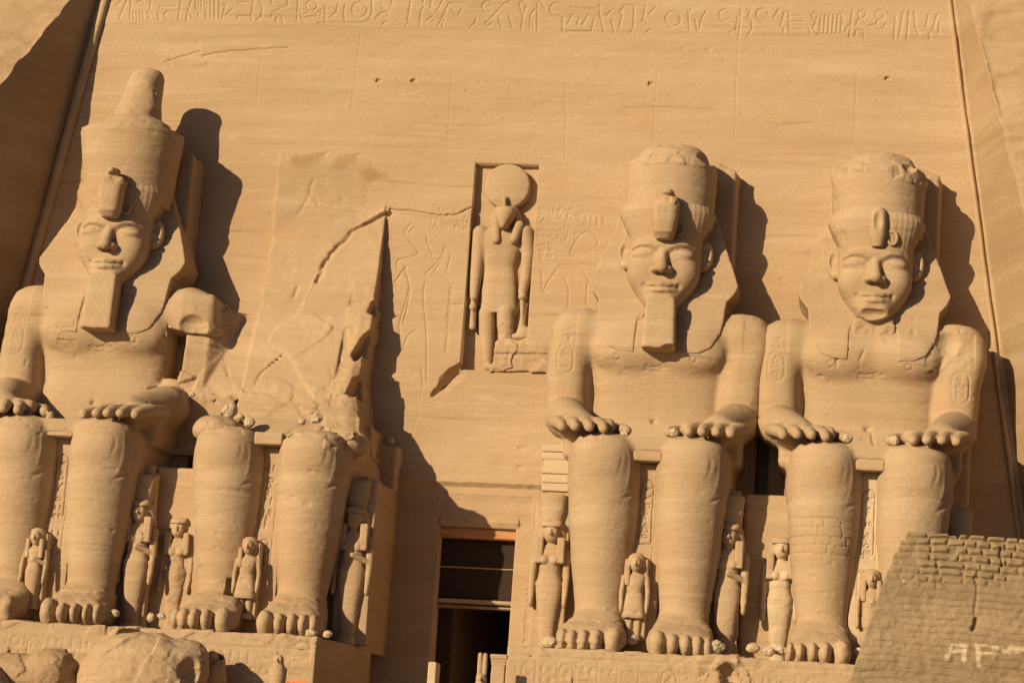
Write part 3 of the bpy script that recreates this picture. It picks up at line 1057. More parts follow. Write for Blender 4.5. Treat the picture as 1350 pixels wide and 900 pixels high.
def make_body(name, n, parent, seed):
    broken = n == 1
    v = Vol((-5.4, -.5, -.3), (5.4, 10.6, 15.7), .052)
    for pr, k in torso_prims():
        v.add(back(pr), k)
    # stone left between the near arm and the body
    v.add(box((-3.05, 1.5, 11.7), (.5, 1.1, 1.9), .2), .1)
    # navel and the line above it
    v.sub(cone((-.1, 3.82, 11.7), (-.12, 3.92, 10.3), .05, .12), .35)
    v.sub(back(ell((-.12, 4.36, 9.98), (.15, .34, .13))), .12)
    for s in (-1, 1):
        # thigh and lower leg
        v.add(loft([-.4, 3, 6.0, 7.4, 8.1], s * 1.82, [1.85, 1.75, 1.58, 1.48, 1.1], [5.9, 5.9, 5.8, 5.8, 6.2], [8.95, 8.82, 8.66, 8.6, 8.35], 2.9, axis=1), .12)
        make_leg(v, s)
    v.add(box((0, 4.3, 8.3), (1.9, 3.7, .30), .12), .15)
    # arms
    for s in (-1, 1):
        v.add(back(ell((s * 3.55, 2.95, 13.9), (1.0, .95, 1.0))), .6)
        el = 3.95 if s < 0 else 3.58
        if s > 0 and broken:
            v.add(cone((3.9, 2.4, 13.9), (4.2, 2.4, 13.2), 1.0, .95), .2)
            v.add(cone((3.6, 2.4, 14.2), (4.1, 2.4, 13.6), 1.0, 1.0), .3)
            v.add(cone((3.3, 2.1, 11.2), (3.3, 3.0, 10.0), .70, .9), .15)
        else:
            v.add(loft([9.9, 10.6, 12, 13.3, 14.2, 14.7, 14.95, 15.1], [s * (el - .02), s * (el - .02), s * (el + .06), s * 3.88, s * 3.84, s * 3.74, s * 3.6, s * 3.4], [.94, .96, .97, 1.0, 1.0, .88, .70, .35], 1.0, [3.65, 3.6, 3.55, 3.5, 3.4, 3.2, 3.0, 2.5], 2.8), .3)
        hx = s * (2.66 if s < 0 else 2.5)
        fa = [(s * (el - .05), 2.7, 10.1), (s * (el - .15), 4.4, 9.85), (hx + s * .35, 6.9, 9.15)]
        if s > 0 and broken:
            fa = [(3.35, 2.9, 10.0), (3.4, 4.4, 9.75), (2.75, 6.9, 9.10)]
        chain(v, fa, [.90, .94, .70], .12)
        v.add(box((hx, 6.6, 9.12), (1.22, .95, .30), .25), .3)
        for i, t in enumerate([-1.10, -.52, .06, .62]):
            x = hx - s * t
            ln = (8.50, 8.74, 8.68, 8.44)[i]
            chain(v, [(x + s * .35, 6.1, 9.34), (x + s * .12, 7.3, 9.16), (x - s * .16, ln - .45, 8.95), (x - s * .22, ln - .10, 8.80)], [.25, .265, .245, .20], .16)
        chain(v, [(hx - s * .7, 5.8, 9.20), (hx - s * 1.45, 6.7, 9.08), (hx - s * 1.72, 7.4, 8.92)], [.31, .26, .21], .08)
        # forearm rests on the thigh, no gap below it
        v.add(box((s * 3.0, 3.4, 8.7), (.75, 2.9, .9), .3), .2)
    if broken:
        # upper arm broken away below the shoulder
        v.add(box((4.1, 2.1, 14.0), (.85, 1.15, .85), .35), .3)
        v.sub(box((4.4, 2.3, 12.2), (1.55, 3.4, 1.05), .05, ry=-.10), .06)
        v.sub(ell((4.15, 3.85, 13.45), (.85, .75, .62)), .05)
        v.rough((2.9, -.4, 11.6), (5.4, 5, 13.6), .22, .7, 4, seed + 3, True)
        v.rough((2.2, .4, 9.2), (5.4, 3.6, 11.6), .16, .6, 4, seed + 6, True)
        v.add(ell((.9, 4.2, 8.95), (1.15, 1.0, .75)), .1)
        v.sub(box((1.75, 4.9, 9.5), (.5, .9, .6), .05, ry=.5), .05)
    v.rough((-3.2, 6.5, -.2), (3.2, 10.6, 1.3), .12, 1.0, 4, seed)
    if n == 4:
        # right shoulder chipped, chest cracked and flaked, leg rebuilt in small blocks
        v.sub(back(ell((3.15, 4.25, 14.1), (.55, .6, .85))), .08)
        v.rough((2.2, 1, 12.8), (4.3, 4, 15.4), .13, .8, 3, 17, True)
        for pts in ([(-1.55, 4.3, 14.3), (-1.5, 4.6, 13.0), (-1.52, 4.45, 11.9), (-.7, 4.5, 11.85)], [(-.35, 4.55, 13.4), (-.55, 4.6, 12.9), (-.5, 4.5, 12.6), (-.95, 4.4, 12.2)],
                    [(.08, 4.2, 11.1), (-.02, 4.3, 10.3), (.1, 4.4, 9.6), (.25, 4.6, 9.0)], [(1.6, 4.55, 12.4), (2.3, 4.3, 12.45), (2.8, 3.9, 13.1)]):
            chain(v, [(a, b - .62, c) for a, b, c in pts], [.06] * 4, .03, 'sub')
    hv = Vol((-2.35, 1.4, 13.5), (2.35, 5.6, 18.95), .031)
    make_head(hv, True)
    if n == 4:
        # chin broken where the beard came away
        hv.sub(ell((-.1, 4.85, 15.05), (.80, .36, .24)), .10)
        hv.rough((-1.2, 3.8, 14.6), (1.2, 5.2, 15.4), .05, 2.2, 3, 5)
    for _ in range(2):                                   # worn features
        for ax in range(3):
            hv.D = .25 * np.roll(hv.D, 1, ax) + .5 * hv.D + .25 * np.roll(hv.D, -1, ax)
    lines = carve_lines(n)

    def extra(V, F):
        # signs cut into the arms and chest
        if lines:
            xs = np.arange(-5.3, 5.3, .03)
            zs = np.arange(9, 15.6, .03)
            G = seg_depth(xs, zs, lines)
            N = vnormals(V, F)
            i = np.clip(np.searchsorted(xs, V[:, 0]), 0, len(xs) - 1)
            j = np.clip(np.searchsorted(zs, V[:, 2]), 0, len(zs) - 1)
            g = G[i, j] * (N[:, 1] > .3) * (V[:, 1] < 5.4) * (V[:, 1] > 1.8) * (V[:, 2] > 9.6)
            V = V - N * g[:, None]
        if n == 4:
            xs, zs = np.arange(-3.6, 0, .03), np.arange(3.8, 6.6, .03)
            G = seg_depth(xs, zs, masonry(-3.3, -.2, 4.3, 6.2, .36, .7, 3))
            N = vnormals(V, F)
            i, j = np.clip(np.searchsorted(xs, V[:, 0]), 0, len(xs) - 1), np.clip(np.searchsorted(zs, V[:, 2]), 0, len(zs) - 1)
            V = V - N * (G[i, j] * (V[:, 0] < 0) * (V[:, 1] > 6) * (V[:, 2] < 6.25 - .35 * (V[:, 0] + 3.2)) * (.4 + .6 * vnoise(V, 1.1, 3)))[:, None]
        V2, F2 = hv.nets()
        N2 = vnormals(V2, F2)
        V2 = V2 + N2 * (.012 * fbm(V2 + seed, 2.2, 4, seed))[:, None]
        V2[:, 1] += DQ
        return np.concatenate([V, V2]), np.concatenate([F, F2 + len(V)])
    return vol_obj(name, v, BODY, parent, .016, seed, (SX[n], SQ, SZ), extra=extra)


def masonry(x0, x1, z0, z1, ch, bw, seed, w=.04, dp=.05):
    """joint lines of small repair blocks"""
    r = random.Random(seed)
    z = z0
    out = []
    while z < z1:
        h = ch * r.uniform(.75, 1.2)
        out.append(([(x0 + i * .3, z + r.uniform(-.03, .03)) for i in range(int((x1 - x0) / .3) + 2)], w, dp))
        x = x0 + r.uniform(0, bw)
        while x < x1:
            out.append(([(x, z), (x + r.uniform(-.05, .05), z + h)], w, dp))
            x += bw * r.uniform(.6, 1.4)
        z += h
    return out


def carve_lines(n):
    L = []
    r = random.Random(n)

    def cart(x, z0, z1, w=.36):
        L.append((arc(x, z1 - w, w, 0, 180) + [(x - w, z0 + w)] + arc(x, z0 + w, w, 180, 360) + [(x + w, z1 - w)], .05, .045))
        z = z1 - w * .9
        while z > z0 + w * .7:
            for g in glyph(r.choice([0, 8, 2, 7, 13, 4]), x, z, w * 1.2):
                L.append((g, .042, .035))
            z -= w * .95
    if n in (1, 3, 4):
        cart(-4.05, 12.0, 13.3)
        for g in glyph(0, -4.05, 13.6, .5) + glyph(11, -4.05, 13.95, .5):
            L.append((g, .045, .04))
        L.append(([(-.55, 12.25), (.55, 12.22)], .04, .03))
        L.extend([(g, .04, .035) for k, x in ((10, -.42), (2, -.1), (5, .2), (6, .45)) for g in glyph(k, x, 12.42, .3)])
        L.append((arc(1.55, 12.75, .14), .05, .035))
        L.append((arc(-1.75, 12.75, .14), .05, .035))
    if n == 4:
        cart(3.75, 11.3, 12.7)
    return L


def make_crown(n, parent, off):
    if n == 1:
        v = Vol((-2.9, .3, 18.7), (2.9, 5.4, 25.6), .06)
        v.add(loft([18.8, 19.4, 20.4, 21.4, 22.15, 22.35], .08, [2.0, 2.06, 2.12, 2.26, 2.36, 2.30], .8, [4.6, 4.66, 4.72, 4.85, 4.95, 4.9], 2.2))
        v.rough((-2.9, .3, 21.9), (2.9, 5.4, 22.6), .06, 1.3, 3, 8)
        v.add(loft([22.0, 22.5, 22.75, 23.0, 23.6, 24.4, 25.0, 25.28, 25.4], [.12] + [.2] * 3 + [.3, .42, .5, .55, .55], [1.95, 1.7, 1.55, 1.12, .98, .84, .76, .62, .3],
                   [1.1, 1.2, 1.3, 1.8, 1.95, 2.1, 2.15, 2.3, 2.6], [4.6, 4.4, 4.2, 3.95, 3.85, 3.7, 3.65, 3.5, 3.2], 2.2), .08)
        v.rough((-2.9, .3, 22.3), (2.9, 5.4, 25.6), .07, 1.8, 3, 9)
    else:
        v = Vol((-2.6, .3, 18.7), (2.6, 5.3, 23.0), .055)
        v.add(loft([18.8, 19.4, 20.4, 21.2, 21.6, 21.72], .05, [1.92, 1.96, 2.0, 2.03, 2.02, 1.95], .7, [4.55, 4.6, 4.64, 4.68, 4.66, 4.6], 2.2))
        v.add(loft([21.4, 21.8, 22.2, 22.45, 22.62], [0, 0, .1, .15, .15], [1.85, 1.76, 1.5, 1.15, .5], [.9, 1.0, 1.3, 1.6, 2.2], [4.4, 4.35, 4.1, 3.8, 3.2], 2.2), .06)
        v.rough((-2.6, .3, 21.3), (2.6, 5.3, 23), .16, .8, 4, 10 + n, True)
        if n == 4:
            v.sub(ell((1.35, 4.35, 21.75), (.4, .6, .35)), .05)
            v.sub(ell((-1.9, 4.0, 21.6), (.55, .9, .5)), .1)
            v.rough((.6, 2, 21.0), (2.4, 5.2, 22.4), .22, .9, 4, 33, True)
        else:
            v.sub(ell((1.75, 4.0, 21.9), (.5, 1.0, .35)), .1)
    return vol_obj('crown', v, BODY, parent, .02, n * 3, (SX[n], SQ, SZ), dq=DQ)


def make_nemes(n, parent, ho):
    v = Vol((-4.2, .8, 12.6), (4.0, 5.6, 19.8), .045)
    # the cloth over the forehead, its free edges flaring out and up above the ears
    v.add(loft([17.8, 18.1, 18.5, 19.0, 19.3, 19.6], 0, [1.60, 1.68, 1.84, 2.05, 2.10, 2.0], 1.6, [4.57, 4.575, 4.60, 4.655, 4.69, 4.62], 2.35))
    v.clip(lambda X, Q, Z: (17.90 + 1.25 * np.clip((np.abs(X) - 1.30) / .72, 0, 1) ** 1.3 + 0 * Q) - Z, .08)
    # side wings behind the ears run down into the lappets on the chest
    right = [(.6, 19.7), (2.04, 19.75), (2.5, 18.45), (2.97, 17.15), (3.26, 16.25), (3.12, 15.85), (2.80, 15.45), (2.72, 14.6), (2.55, 14.0), (1.0, 14.0), (.6, 15)]
    tp = torso_prims()
    for s in (-1, 1):
        pts = [(s * x, z) for x, z in right]
        if s < 0 and n == 1:
            pts = [(s * x * (1.0 + .12 * max(0, min(1, (19.8 - z) / 3))), z) for x, z in right]
        xs_ = [p[0] for p in pts]
        v.add((lambda X, Q, Z, pts=pts: smax(sdpoly(pts, X[:, 0, :], Z[:, 0, :])[:, None, :],
               np.maximum(1.0 - Q, Q - (np.interp(Z, [14.0, 14.6, 15.2, 16, 17, 18, 19.4], [4.15, 4.12, 3.95, 3.6, 3.15, 2.8, 2.6]) - .05 * np.abs(X))), .03), np.array([min(xs_), .9, 14.0]), np.array([max(xs_), 4.3, 19.8])), .05)
        lp = [(s * x, z) for x, z in [(1.0, 15.2), (2.75, 15.2), (2.72, 14.6), (2.58, 13.9), (2.25, 13.25), (1.75, 12.98), (1.05, 12.95)]]
        lx = [p[0] for p in lp]

        def lap(X, Q, Z, lp=lp):
            D = None
            for (f, lo, hi), k in tp:
                d = f(X, Q, Z)
                D = d if D is None else smin(D, d, k)
            return smax(smax(D - .06, sdpoly(lp, X[:, 0, :], Z[:, 0, :])[:, None, :], .06), 2.5 - Q, .05)
        v.add((lap, np.array([min(lx), 2.0, 12.95]), np.array([max(lx), 5.0, 15.2])), .15)
    v.rough((-4, 1, 15.2), (4, 4, 19.0), .02, 1.6, 3, n)
    if n == 4:
        v.rough((-4, 1, 14.5), (-2.3, 4, 19.6), .05, .8, 4, 21)

    def pleats(V, F):
        N = vnormals(V, F)
        front = (V[:, 2] > 17.95) & (V[:, 1] > 2.9) & (V[:, 0] > .7)
        V = V + N * (front * .006 * np.sin(np.arctan2(V[:, 0], V[:, 1] - 2.6) * 55))[:, None]
        low = (V[:, 2] < 17.5) & (V[:, 1] > 2.2)
        V = V + N * (low * .006 * np.sin(V[:, 2] * 24))[:, None]
        return V, F
    return vol_obj('headdress', v, BODY, parent, .014, n, (SX[n], SQ, SZ), extra=pleats, dq=DQ)


def make_uraeus(n, parent, ho):
    v = Vol((-.9, 4.2, 17.4), (.95, 6.1, 20.4), .04)
    c = .05
    if n == 4:
        # only the broken root of it
        v.add(loft([18.0, 18.5, 19.0, 19.5, 19.7], c, [.25, .36, .36, .36, .25], 4.3, [4.9, 5.0, 5.0, 5.02, 4.9], 2.2))
        v.sub(ell((c - .02, 5.2, 19.05), (.24, .35, .5)), .06)
    else:
        v.add(loft([17.85, 18.1, 18.6, 19.1, 19.5, 19.72], c, [.34, .47, .56, .60, .58, .47], [4.5, 4.5, 4.5, 4.5, 4.5, 4.5], [5.15, 5.4, 5.5, 5.52, 5.45, 5.3], 2.8))
        v.add(ell((c + .06, 5.15, 19.86), (.30, .45, .2)), .1)
        v.rough((-1, 4, 19.3), (1, 6.2, 20.4), .12, 2.5, 3, n)
        for x in (-.16, .16):
            v.sub(cone((c + x, 5.55, 19.4), (c + x * .7, 5.52, 18.2), .03, .03), .05)
    # coils on the band beside it
    for i in range(14):
        a0, a1 = math.radians(200 + i * 26), math.radians(226 + i * 26)
        if i < 11:
            v.add(cone((c + .62 + .2 * math.cos(a0), 4.55, 18.45 + .3 * math.sin(a0)), (c + .62 + .2 * math.cos(a1), 4.55, 18.45 + .3 * math.sin(a1)), .075, .075), .03)
    return vol_obj('uraeus', v, BODY, parent, .015, n + 4, (SX[n], SQ, SZ), bed=0, dq=DQ)


def make_beard(n, parent, ho):
    v = Vol((-1.0, 3.6, 12.6), (1.0, 6.2, 15.7), .04)
    if n == 4:
        # the scar where it broke off: a rough strip of neck
        v.add(loft([14.0, 14.4, 15.0], 0, [.92, .88, .78], 3.6, [4.15, 4.2, 4.25], 7))
        v.rough((-1, 3.6, 13.6), (1, 5, 15.2), .10, 2.4, 4, 3)
        name = 'beard_stub'
    else:
        v.add(loft([13.0, 13.1, 14.0, 15.1, 15.3], .04, [.70, .73, .69, .64, .6], [4.1] * 5, [5.42, 5.46, 5.32, 5.08, 4.98], 9))
        if n == 3:
            v.sub(ell((.6, 5.5, 12.98), (.42, .4, .2)), .03)
        v.rough((-1, 3.6, 12.8), (1, 6, 13.5), .04, 2.4, 4, 3)
        name = 'beard'
    return vol_obj(name, v, BODY, parent, .012, n + 8, (SX[n], SQ, SZ), dq=DQ)


def make_throne(n, parent):
    v = Vol((-5.6, -1.4, -.4), (5.4, 8.0, 23.4), .07 if n == 2 else .10)
    v.add(box((0, 2.6, 3.4), (2.2, 3.95, 3.9), .06))
    # seat block each side of the legs, the left one set further back
    xl = {1: -4.6, 2: -5.35, 3: -4.5, 4: -5.1}[n]
    qR, xr_, obl = {1: (6.3, 3.72, 0), 2: (5.5, 3.90, .35), 3: (6.3, 3.80, 0), 4: (4.7, 4.2, 0)}[n]
    qL = {1: 5.6, 2: 5.8, 3: 5.5, 4: 5.5}[n]
    v.add(box((xl / 2, (qL - 1.6) / 2, 3.4), (-xl / 2, (qL + 1.6) / 2, 3.62), .08))
    v.add((lambda X, Q, Z: np.maximum(np.maximum(Q - qR, -1.3 - Q), np.maximum(np.maximum(X - xr_ - obl * np.clip((qR - Q) / 4, 0, 1), -X), np.maximum(-.3 - Z, Z - 7.02))),
           np.array([0, -1.3, -.3]), np.array([4.4, qR, 7.02])))
    # mass behind and under the arms
    v.add(box((0, .7, 8.4), (4.25 if n != 2 else 3.3, 2.3, 1.7 if n != 2 else 1.2), .15))
    # block under the forearms, back rest, back pillar
    v.add(box((0, 1.6, 7.8), (3.35, 3.2, 1.1), .08))
    if n == 2:
        v.add(box((3.3, .0, 7.95), (.95, 1.6, .98), .1))
        zz = [7.9, 8.3, 8.8, 9.6, 11, 12.6, 14, 15.5, 17.7, 19.0, 20.6]
        qq = [7.0, 6.5, 5.2, 4.3, 3.4, 2.6, 1.95, 1.25, .52, .18, -.2]

        def wedge(X, Q, Z):
            # body sheared away along a slope, right edge at the side of the back pillar
            right = np.interp(Z, [8, 8.8, 9.5, 11, 13.7, 16, 17.4, 18.0], [3.35, 3.2, 2.9, 2.62, 2.66, 2.64, 2.62, 2.6])
            q = np.interp(Z, zz, qq)
            cr = np.interp(Z, [8, 12, 14.5, 16.5, 18, 19.3, 20.2, 20.6], [-9, -9, -.9, -.35, .3, 1.2, 2.3, 2.6])
            q = q + np.where(X > cr, .10 * np.clip((Z - 14) / 3, 0, 1), 0)
            # left of the pillar the rock runs on to the neighbour's shoulder
            left = np.interp(X, [-5.5, -4.4, -3.5, -2.66], [3.3, 3.1, 2.1, 1.1]) - .12 * (Z - 12)
            q = np.where(X < -2.66, np.minimum(np.maximum(q - .2, left), 3.4), q)
            edge = np.clip((X - (right - .5)) / .5, 0, 1)
            q = q - .25 * edge ** 2 * np.clip((15 - Z) / 3, 0, 1)
            top = np.where(X < -2.66, 15.15 + .1 * X, 20.55)
            return np.maximum(np.maximum((Q - q) * .85, X - right), np.maximum(-5.5 - X, np.maximum(7.9 - Z, Z - top)))
        v.add((wedge, np.array([-5.5, -1.3, 7.9]), np.array([3.5, 7.2, 20.6])), .1)
        v.rough((-5.6, -1.2, 8.0), (1.8, 7.5, 15.6), .17, .32, 5, 12, True)
        v.rough((-5.6, -1.2, 8.0), (1.9, 7.5, 11.6), .12, .75, 5, 27, True)
        v.rough((1.5, -.6, 8.0), (5, 7.5, 16.6), .34, .42, 5, 14, True)
        for pts, q0 in (([(2.9, 14.4), (2.45, 13.9), (1.95, 12.9), (2.2, 12.5), (2.5, 12.9), (2.9, 12.6)], 1.4), ([(2.9, 12.2), (2.3, 11.7), (2.05, 10.9), (2.45, 10.8), (2.9, 11.2)], 1.9),
                        ([(2.9, 15.9), (2.5, 15.5), (2.4, 15.0), (2.9, 14.8)], .8)):
            v.sub(prism(pts, q0, 7, .02), .04)
        # back pillar, broken down almost flush with the wall
        v.add((lambda X, Q, Z: np.maximum(np.maximum(np.abs(X) - 2.66, Q + SQ + BAT * Z - np.interp(X, [-2.7, -1.5, 0, 1.6, 2.7], [.26, .20, .12, .0, -.12])), np.maximum(15 - Z, Z - 22.75)) + 0 * Q,
               np.array([-2.7, -1.3, 15]), np.array([2.7, .9, 22.75])), .04)
        v.rough((-2.9, -1.2, 15.5), (2.9, 1.2, 23.1), .06, .8, 4, 19)
        # holes and clefts in the broken face
        v.sub(ell((.95, 3.7, 9.75), (.16, .6, .28)), .05)
        v.sub(cone((1.05, 3.9, 9.3), (1.0, 4.6, 8.8), .09, .12), .05)
        v.sub(cone((-2.9, 3.0, 10.6), (-2.2, 3.7, 9.7), .10, .14), .08)
        v.sub(cone((-1.6, 3.6, 10.0), (-1.2, 4.2, 9.3), .06, .1), .08)
        v.rough((-5.6, -1.2, 8.2), (2.3, 7.5, 14.8), .16, .22, 3, 71)
        for c_ in ([(-4.4, 2.9, 12.6), (-3.6, 2.6, 12.1), (-3.2, 2.9, 11.2), (-2.9, 3.4, 10.3)], [(-.6, 1.6, 14.2), (-1.0, 2.4, 12.8), (-1.9, 2.9, 11.8), (-2.1, 3.3, 11.0)], [(.9, 3.05, 12.0), (.3, 3.7, 10.8), (-.4, 4.2, 10.0)],
                   [(-2.6, 1.4, 14.6), (-2.2, 2.0, 13.6)], [(1.6, 3.4, 11.6), (.9, 3.2, 12.0)], [(-4.8, 2.9, 11.0), (-3.9, 3.2, 10.6), (-3.4, 3.6, 9.8)]):
            chain(v, c_, [.04, .06, .05, .04][:len(c_)], .03, 'sub')
    else:
        x0, x1, hi = {1: (-4.5, 5.0, 15.15), 3: (-3.4, 4.7, 14.95), 4: (-4.7, 3.3, 14.95)}[n]
        v.add(box(((x0 + x1) / 2, .1, hi / 2), ((x1 - x0) / 2, {1: 1.2, 3: 1.35, 4: 1.35}[n], hi / 2), .1))
        pf = 1.35 if n == 1 else 1.0
        v.add((lambda X, Q, Z: np.maximum(np.maximum(np.maximum(X - 2.85 + .10 * Q, -2.05 - X), Q - pf), np.maximum(12 - Z, Z - (22.2 + .35 * np.clip(2.9 - X, 0, 1)))) + 0 * Q,
               np.array([-3.1, -1.3, 12]), np.array([3.2, pf, 22.6])), .05)
        v.rough((-3.3, -1.2, 21.6), (3.4, 1.5, 23.2), .12, 1.2, 3, n)
        v.rough((-4.8, .3, 13.8), (5.2, 2.2, 15.6), .26, .8, 4, 6, True)
        if n == 1:
            v.rough((2.6, .3, 9.0), (5.4, 2.2, 14.6), .22, .6, 4, 7, True)

    def cracks(V, F):
        if n != 2:
            return V, F
        xs, zs = np.arange(-2.8, 3.2, .03), np.arange(13.5, 22.9, .03)
        G = seg_depth(xs + SX[2], zs + SZ, LINES)
        i, j = np.clip(np.searchsorted(xs, V[:, 0]), 0, len(xs) - 1), np.clip(np.searchsorted(zs, V[:, 2]), 0, len(zs) - 1)
        V[:, 1] -= G[i, j] * ((V[:, 2] > 13.6) & (V[:, 2] < 22.8) & (np.abs(V[:, 0]) < 2.6))
        return V, F
    th = vol_obj('throne', v, SAND if n == 2 else BODY, parent, .025, n + 20, (SX[n], SQ, SZ), bed=.016, extra=cracks)
    if n == 2:
        me = th.data
        co = np.empty(len(me.vertices) * 3, np.float32)
        me.vertices.foreach_get('co', co)
        co = co.reshape(-1, 3)
        sc_ = scar_field(co[:, 0] + SX[2], co[:, 2] + SZ) + .25 * fbm(co, .9, 3, 21)
        at = me.attributes.new('stain', 'FLOAT', 'POINT')
        at.data.foreach_set('value', (np.clip(-sc_ / .3, 0, 1) * .5 * (co[:, 2] > 18)).astype(np.float32))
    # the inscribed panel and the lap beam between the knees
    pv = Vol((-.75, 6.2, -.1), (.75, 7.5, 7.9), .03)
    xs, zs = pv.x, pv.z
    G = seg_depth(xs, zs, columns(-.36, .36, 4.3, 7.3, .72, .05, .06, 40 + n, True, .6) + columns(-.34, .34, 2.6, 4.1, .7, .05, .06, 50 + n, True))
    pv.add(box((0, 6.75, 3.9), (.66, .52, 3.95), .02))
    pv.D = np.maximum(pv.D, (pv.q[None, :, None] - (7.22 - G[:, None, :])).astype(np.float32))
    vol_obj('inscribed_panel', pv, PALE if n == 4 else BODY, th, .012, n, (SX[n], SQ, SZ), bed=.006)
    bv = Vol((-.9, 5.2, 7.5), (.9, 8.7, 8.7), .04)
    bv.add(box((-.03, 6.75, 8.12), (.60, 1.2, .27), .05))
    bv.rough((-.9, 6, 7.5), (.9, 8.7, 8.7), .03, 2, 3, n)
    vol_obj('lap_beam', bv, BODY, th, .015, n, (SX[n], SQ, SZ), bed=0)
    return th


GRP = 'seated colossi carved along the temple front'
LAB = {1: 'leftmost seated colossus, the only one whose tall crown still rises to a knob',
       2: 'headless broken colossus left of the doorway, only legs and a sheared slope of torso remaining',
       3: 'seated colossus just right of the doorway, bearded, with a rounded broken crown',
       4: 'rightmost seated colossus, its beard broken off under the chin, behind the mud brick wall'}
HO = {1: -.01, 2: 0, 3: -.12, 4: 0.0}                                  # small differences in how the figures were cut
KZ = {1: (.22, -.13), 2: (0, -.13), 3: (-.04, .11), 4: (-.19, .15)}


def make_broken_body(parent):
    """legs and lap of the headless figure"""
    n = 2
    v = Vol((-5.0, -.4, -.3), (4.6, 10.6, 9.6), .052)
    for s in (-1, 1):
        v.add(loft([-.2, 3, 6.0, 7.4, 8.1], s * 1.82, [1.85, 1.75, 1.58, 1.48, 1.1], [5.9, 5.9, 5.8, 5.8, 6.2], [8.7, 8.6, 8.5, 8.4, 8.1], 2.9, axis=1), .12)
        make_leg(v, s, -.15)
    # square socket cut in the left ankle
    v.sub(box((-1.05, 8.0, 1.85), (.27, .6, .36), .03))
    # broken lap: lumps where hands and body were torn away
    v.add(ell((-2.6, 6.0, 8.6), (1.2, 1.5, .7)), .15)
    v.add(ell((3.1, 6.3, 8.2), (.8, 1.2, .5)), .1)
    v.rough((-5, 0, 8.15), (4.6, 8.8, 9.6), .22, .7, 4, 4, True)
    v.rough((2.5, 3, 7.7), (4.6, 8.8, 9.4), .24, .9, 4, 5, True)
    v.rough((-3.2, 6.5, -.2), (3.2, 10.6, 1.6), .09, 1.4, 4, 2)
    return vol_obj('body', v, BODY, parent, .018, 32, (SX[n], SQ, SZ))


STAT = {}
for n in (1, 2, 3, 4):
    st = thing('colossal_statue', (SX[n], -SQ, SZ), LAB[n], 'colossal statue', GRP)
    STAT[n] = st
    make_throne(n, st)
    if n == 2:
        ps = [make_broken_body(st)]
    else:
        ps = [make_body('body', n, st, 30 + n), make_crown(n, st, 0), make_nemes(n, st, 0), make_uraeus(n, st, 0), make_beard(n, st, 0)]
    for o in ps:
        m = o.data
        co = np.empty(len(m.vertices) * 3, np.float32)
        m.vertices.foreach_get('co', co)
        co = co.reshape(-1, 3)
        dh, dk = KZ[n]
        co[:, 0] += HO[n] * np.interp(co[:, 2], [0, 8.5, 11, 30], [0, 0, 1, 1])
        co[:, 2] += np.interp(co[:, 2], [0, 3, 7.7, 9, 10.5, 13.5, 15, 26], [0, 0, dk + .12, dk + .14, dk * .5 + .16, .2, dh + .25, dh + .31])
        m.vertices.foreach_set('co', co.ravel())
        m.update()
# ------------------------------------------------------------------ small standing figures beside and between the legs
def fig_vol(h, H, w):
    return Vol((-w, -1.9, -.15), (w, 1.2, H + .2), h)


def face(v, x, q, z, r):
    v.add(ell((x, q, z), (r * .78, r * .85, r)))
    v.add(cone((x, q + r * .78, z + r * .25), (x, q + r * .98, z - r * .12), r * .10, r * .16), .05)
    for s in (-1, 1):
        v.sub(ell((x + s * r * .34, q + r * .86, z + r * .22), (r * .22, r * .18, r * .12)), .05)
        v.add(ell((x + s * r * .78, q, z), (r * .14, r * .16, r * .28)), .03)
    v.sub(ell((x, q + r * .95, z - r * .42), (r * .3, r * .14, r * .05)), .03)


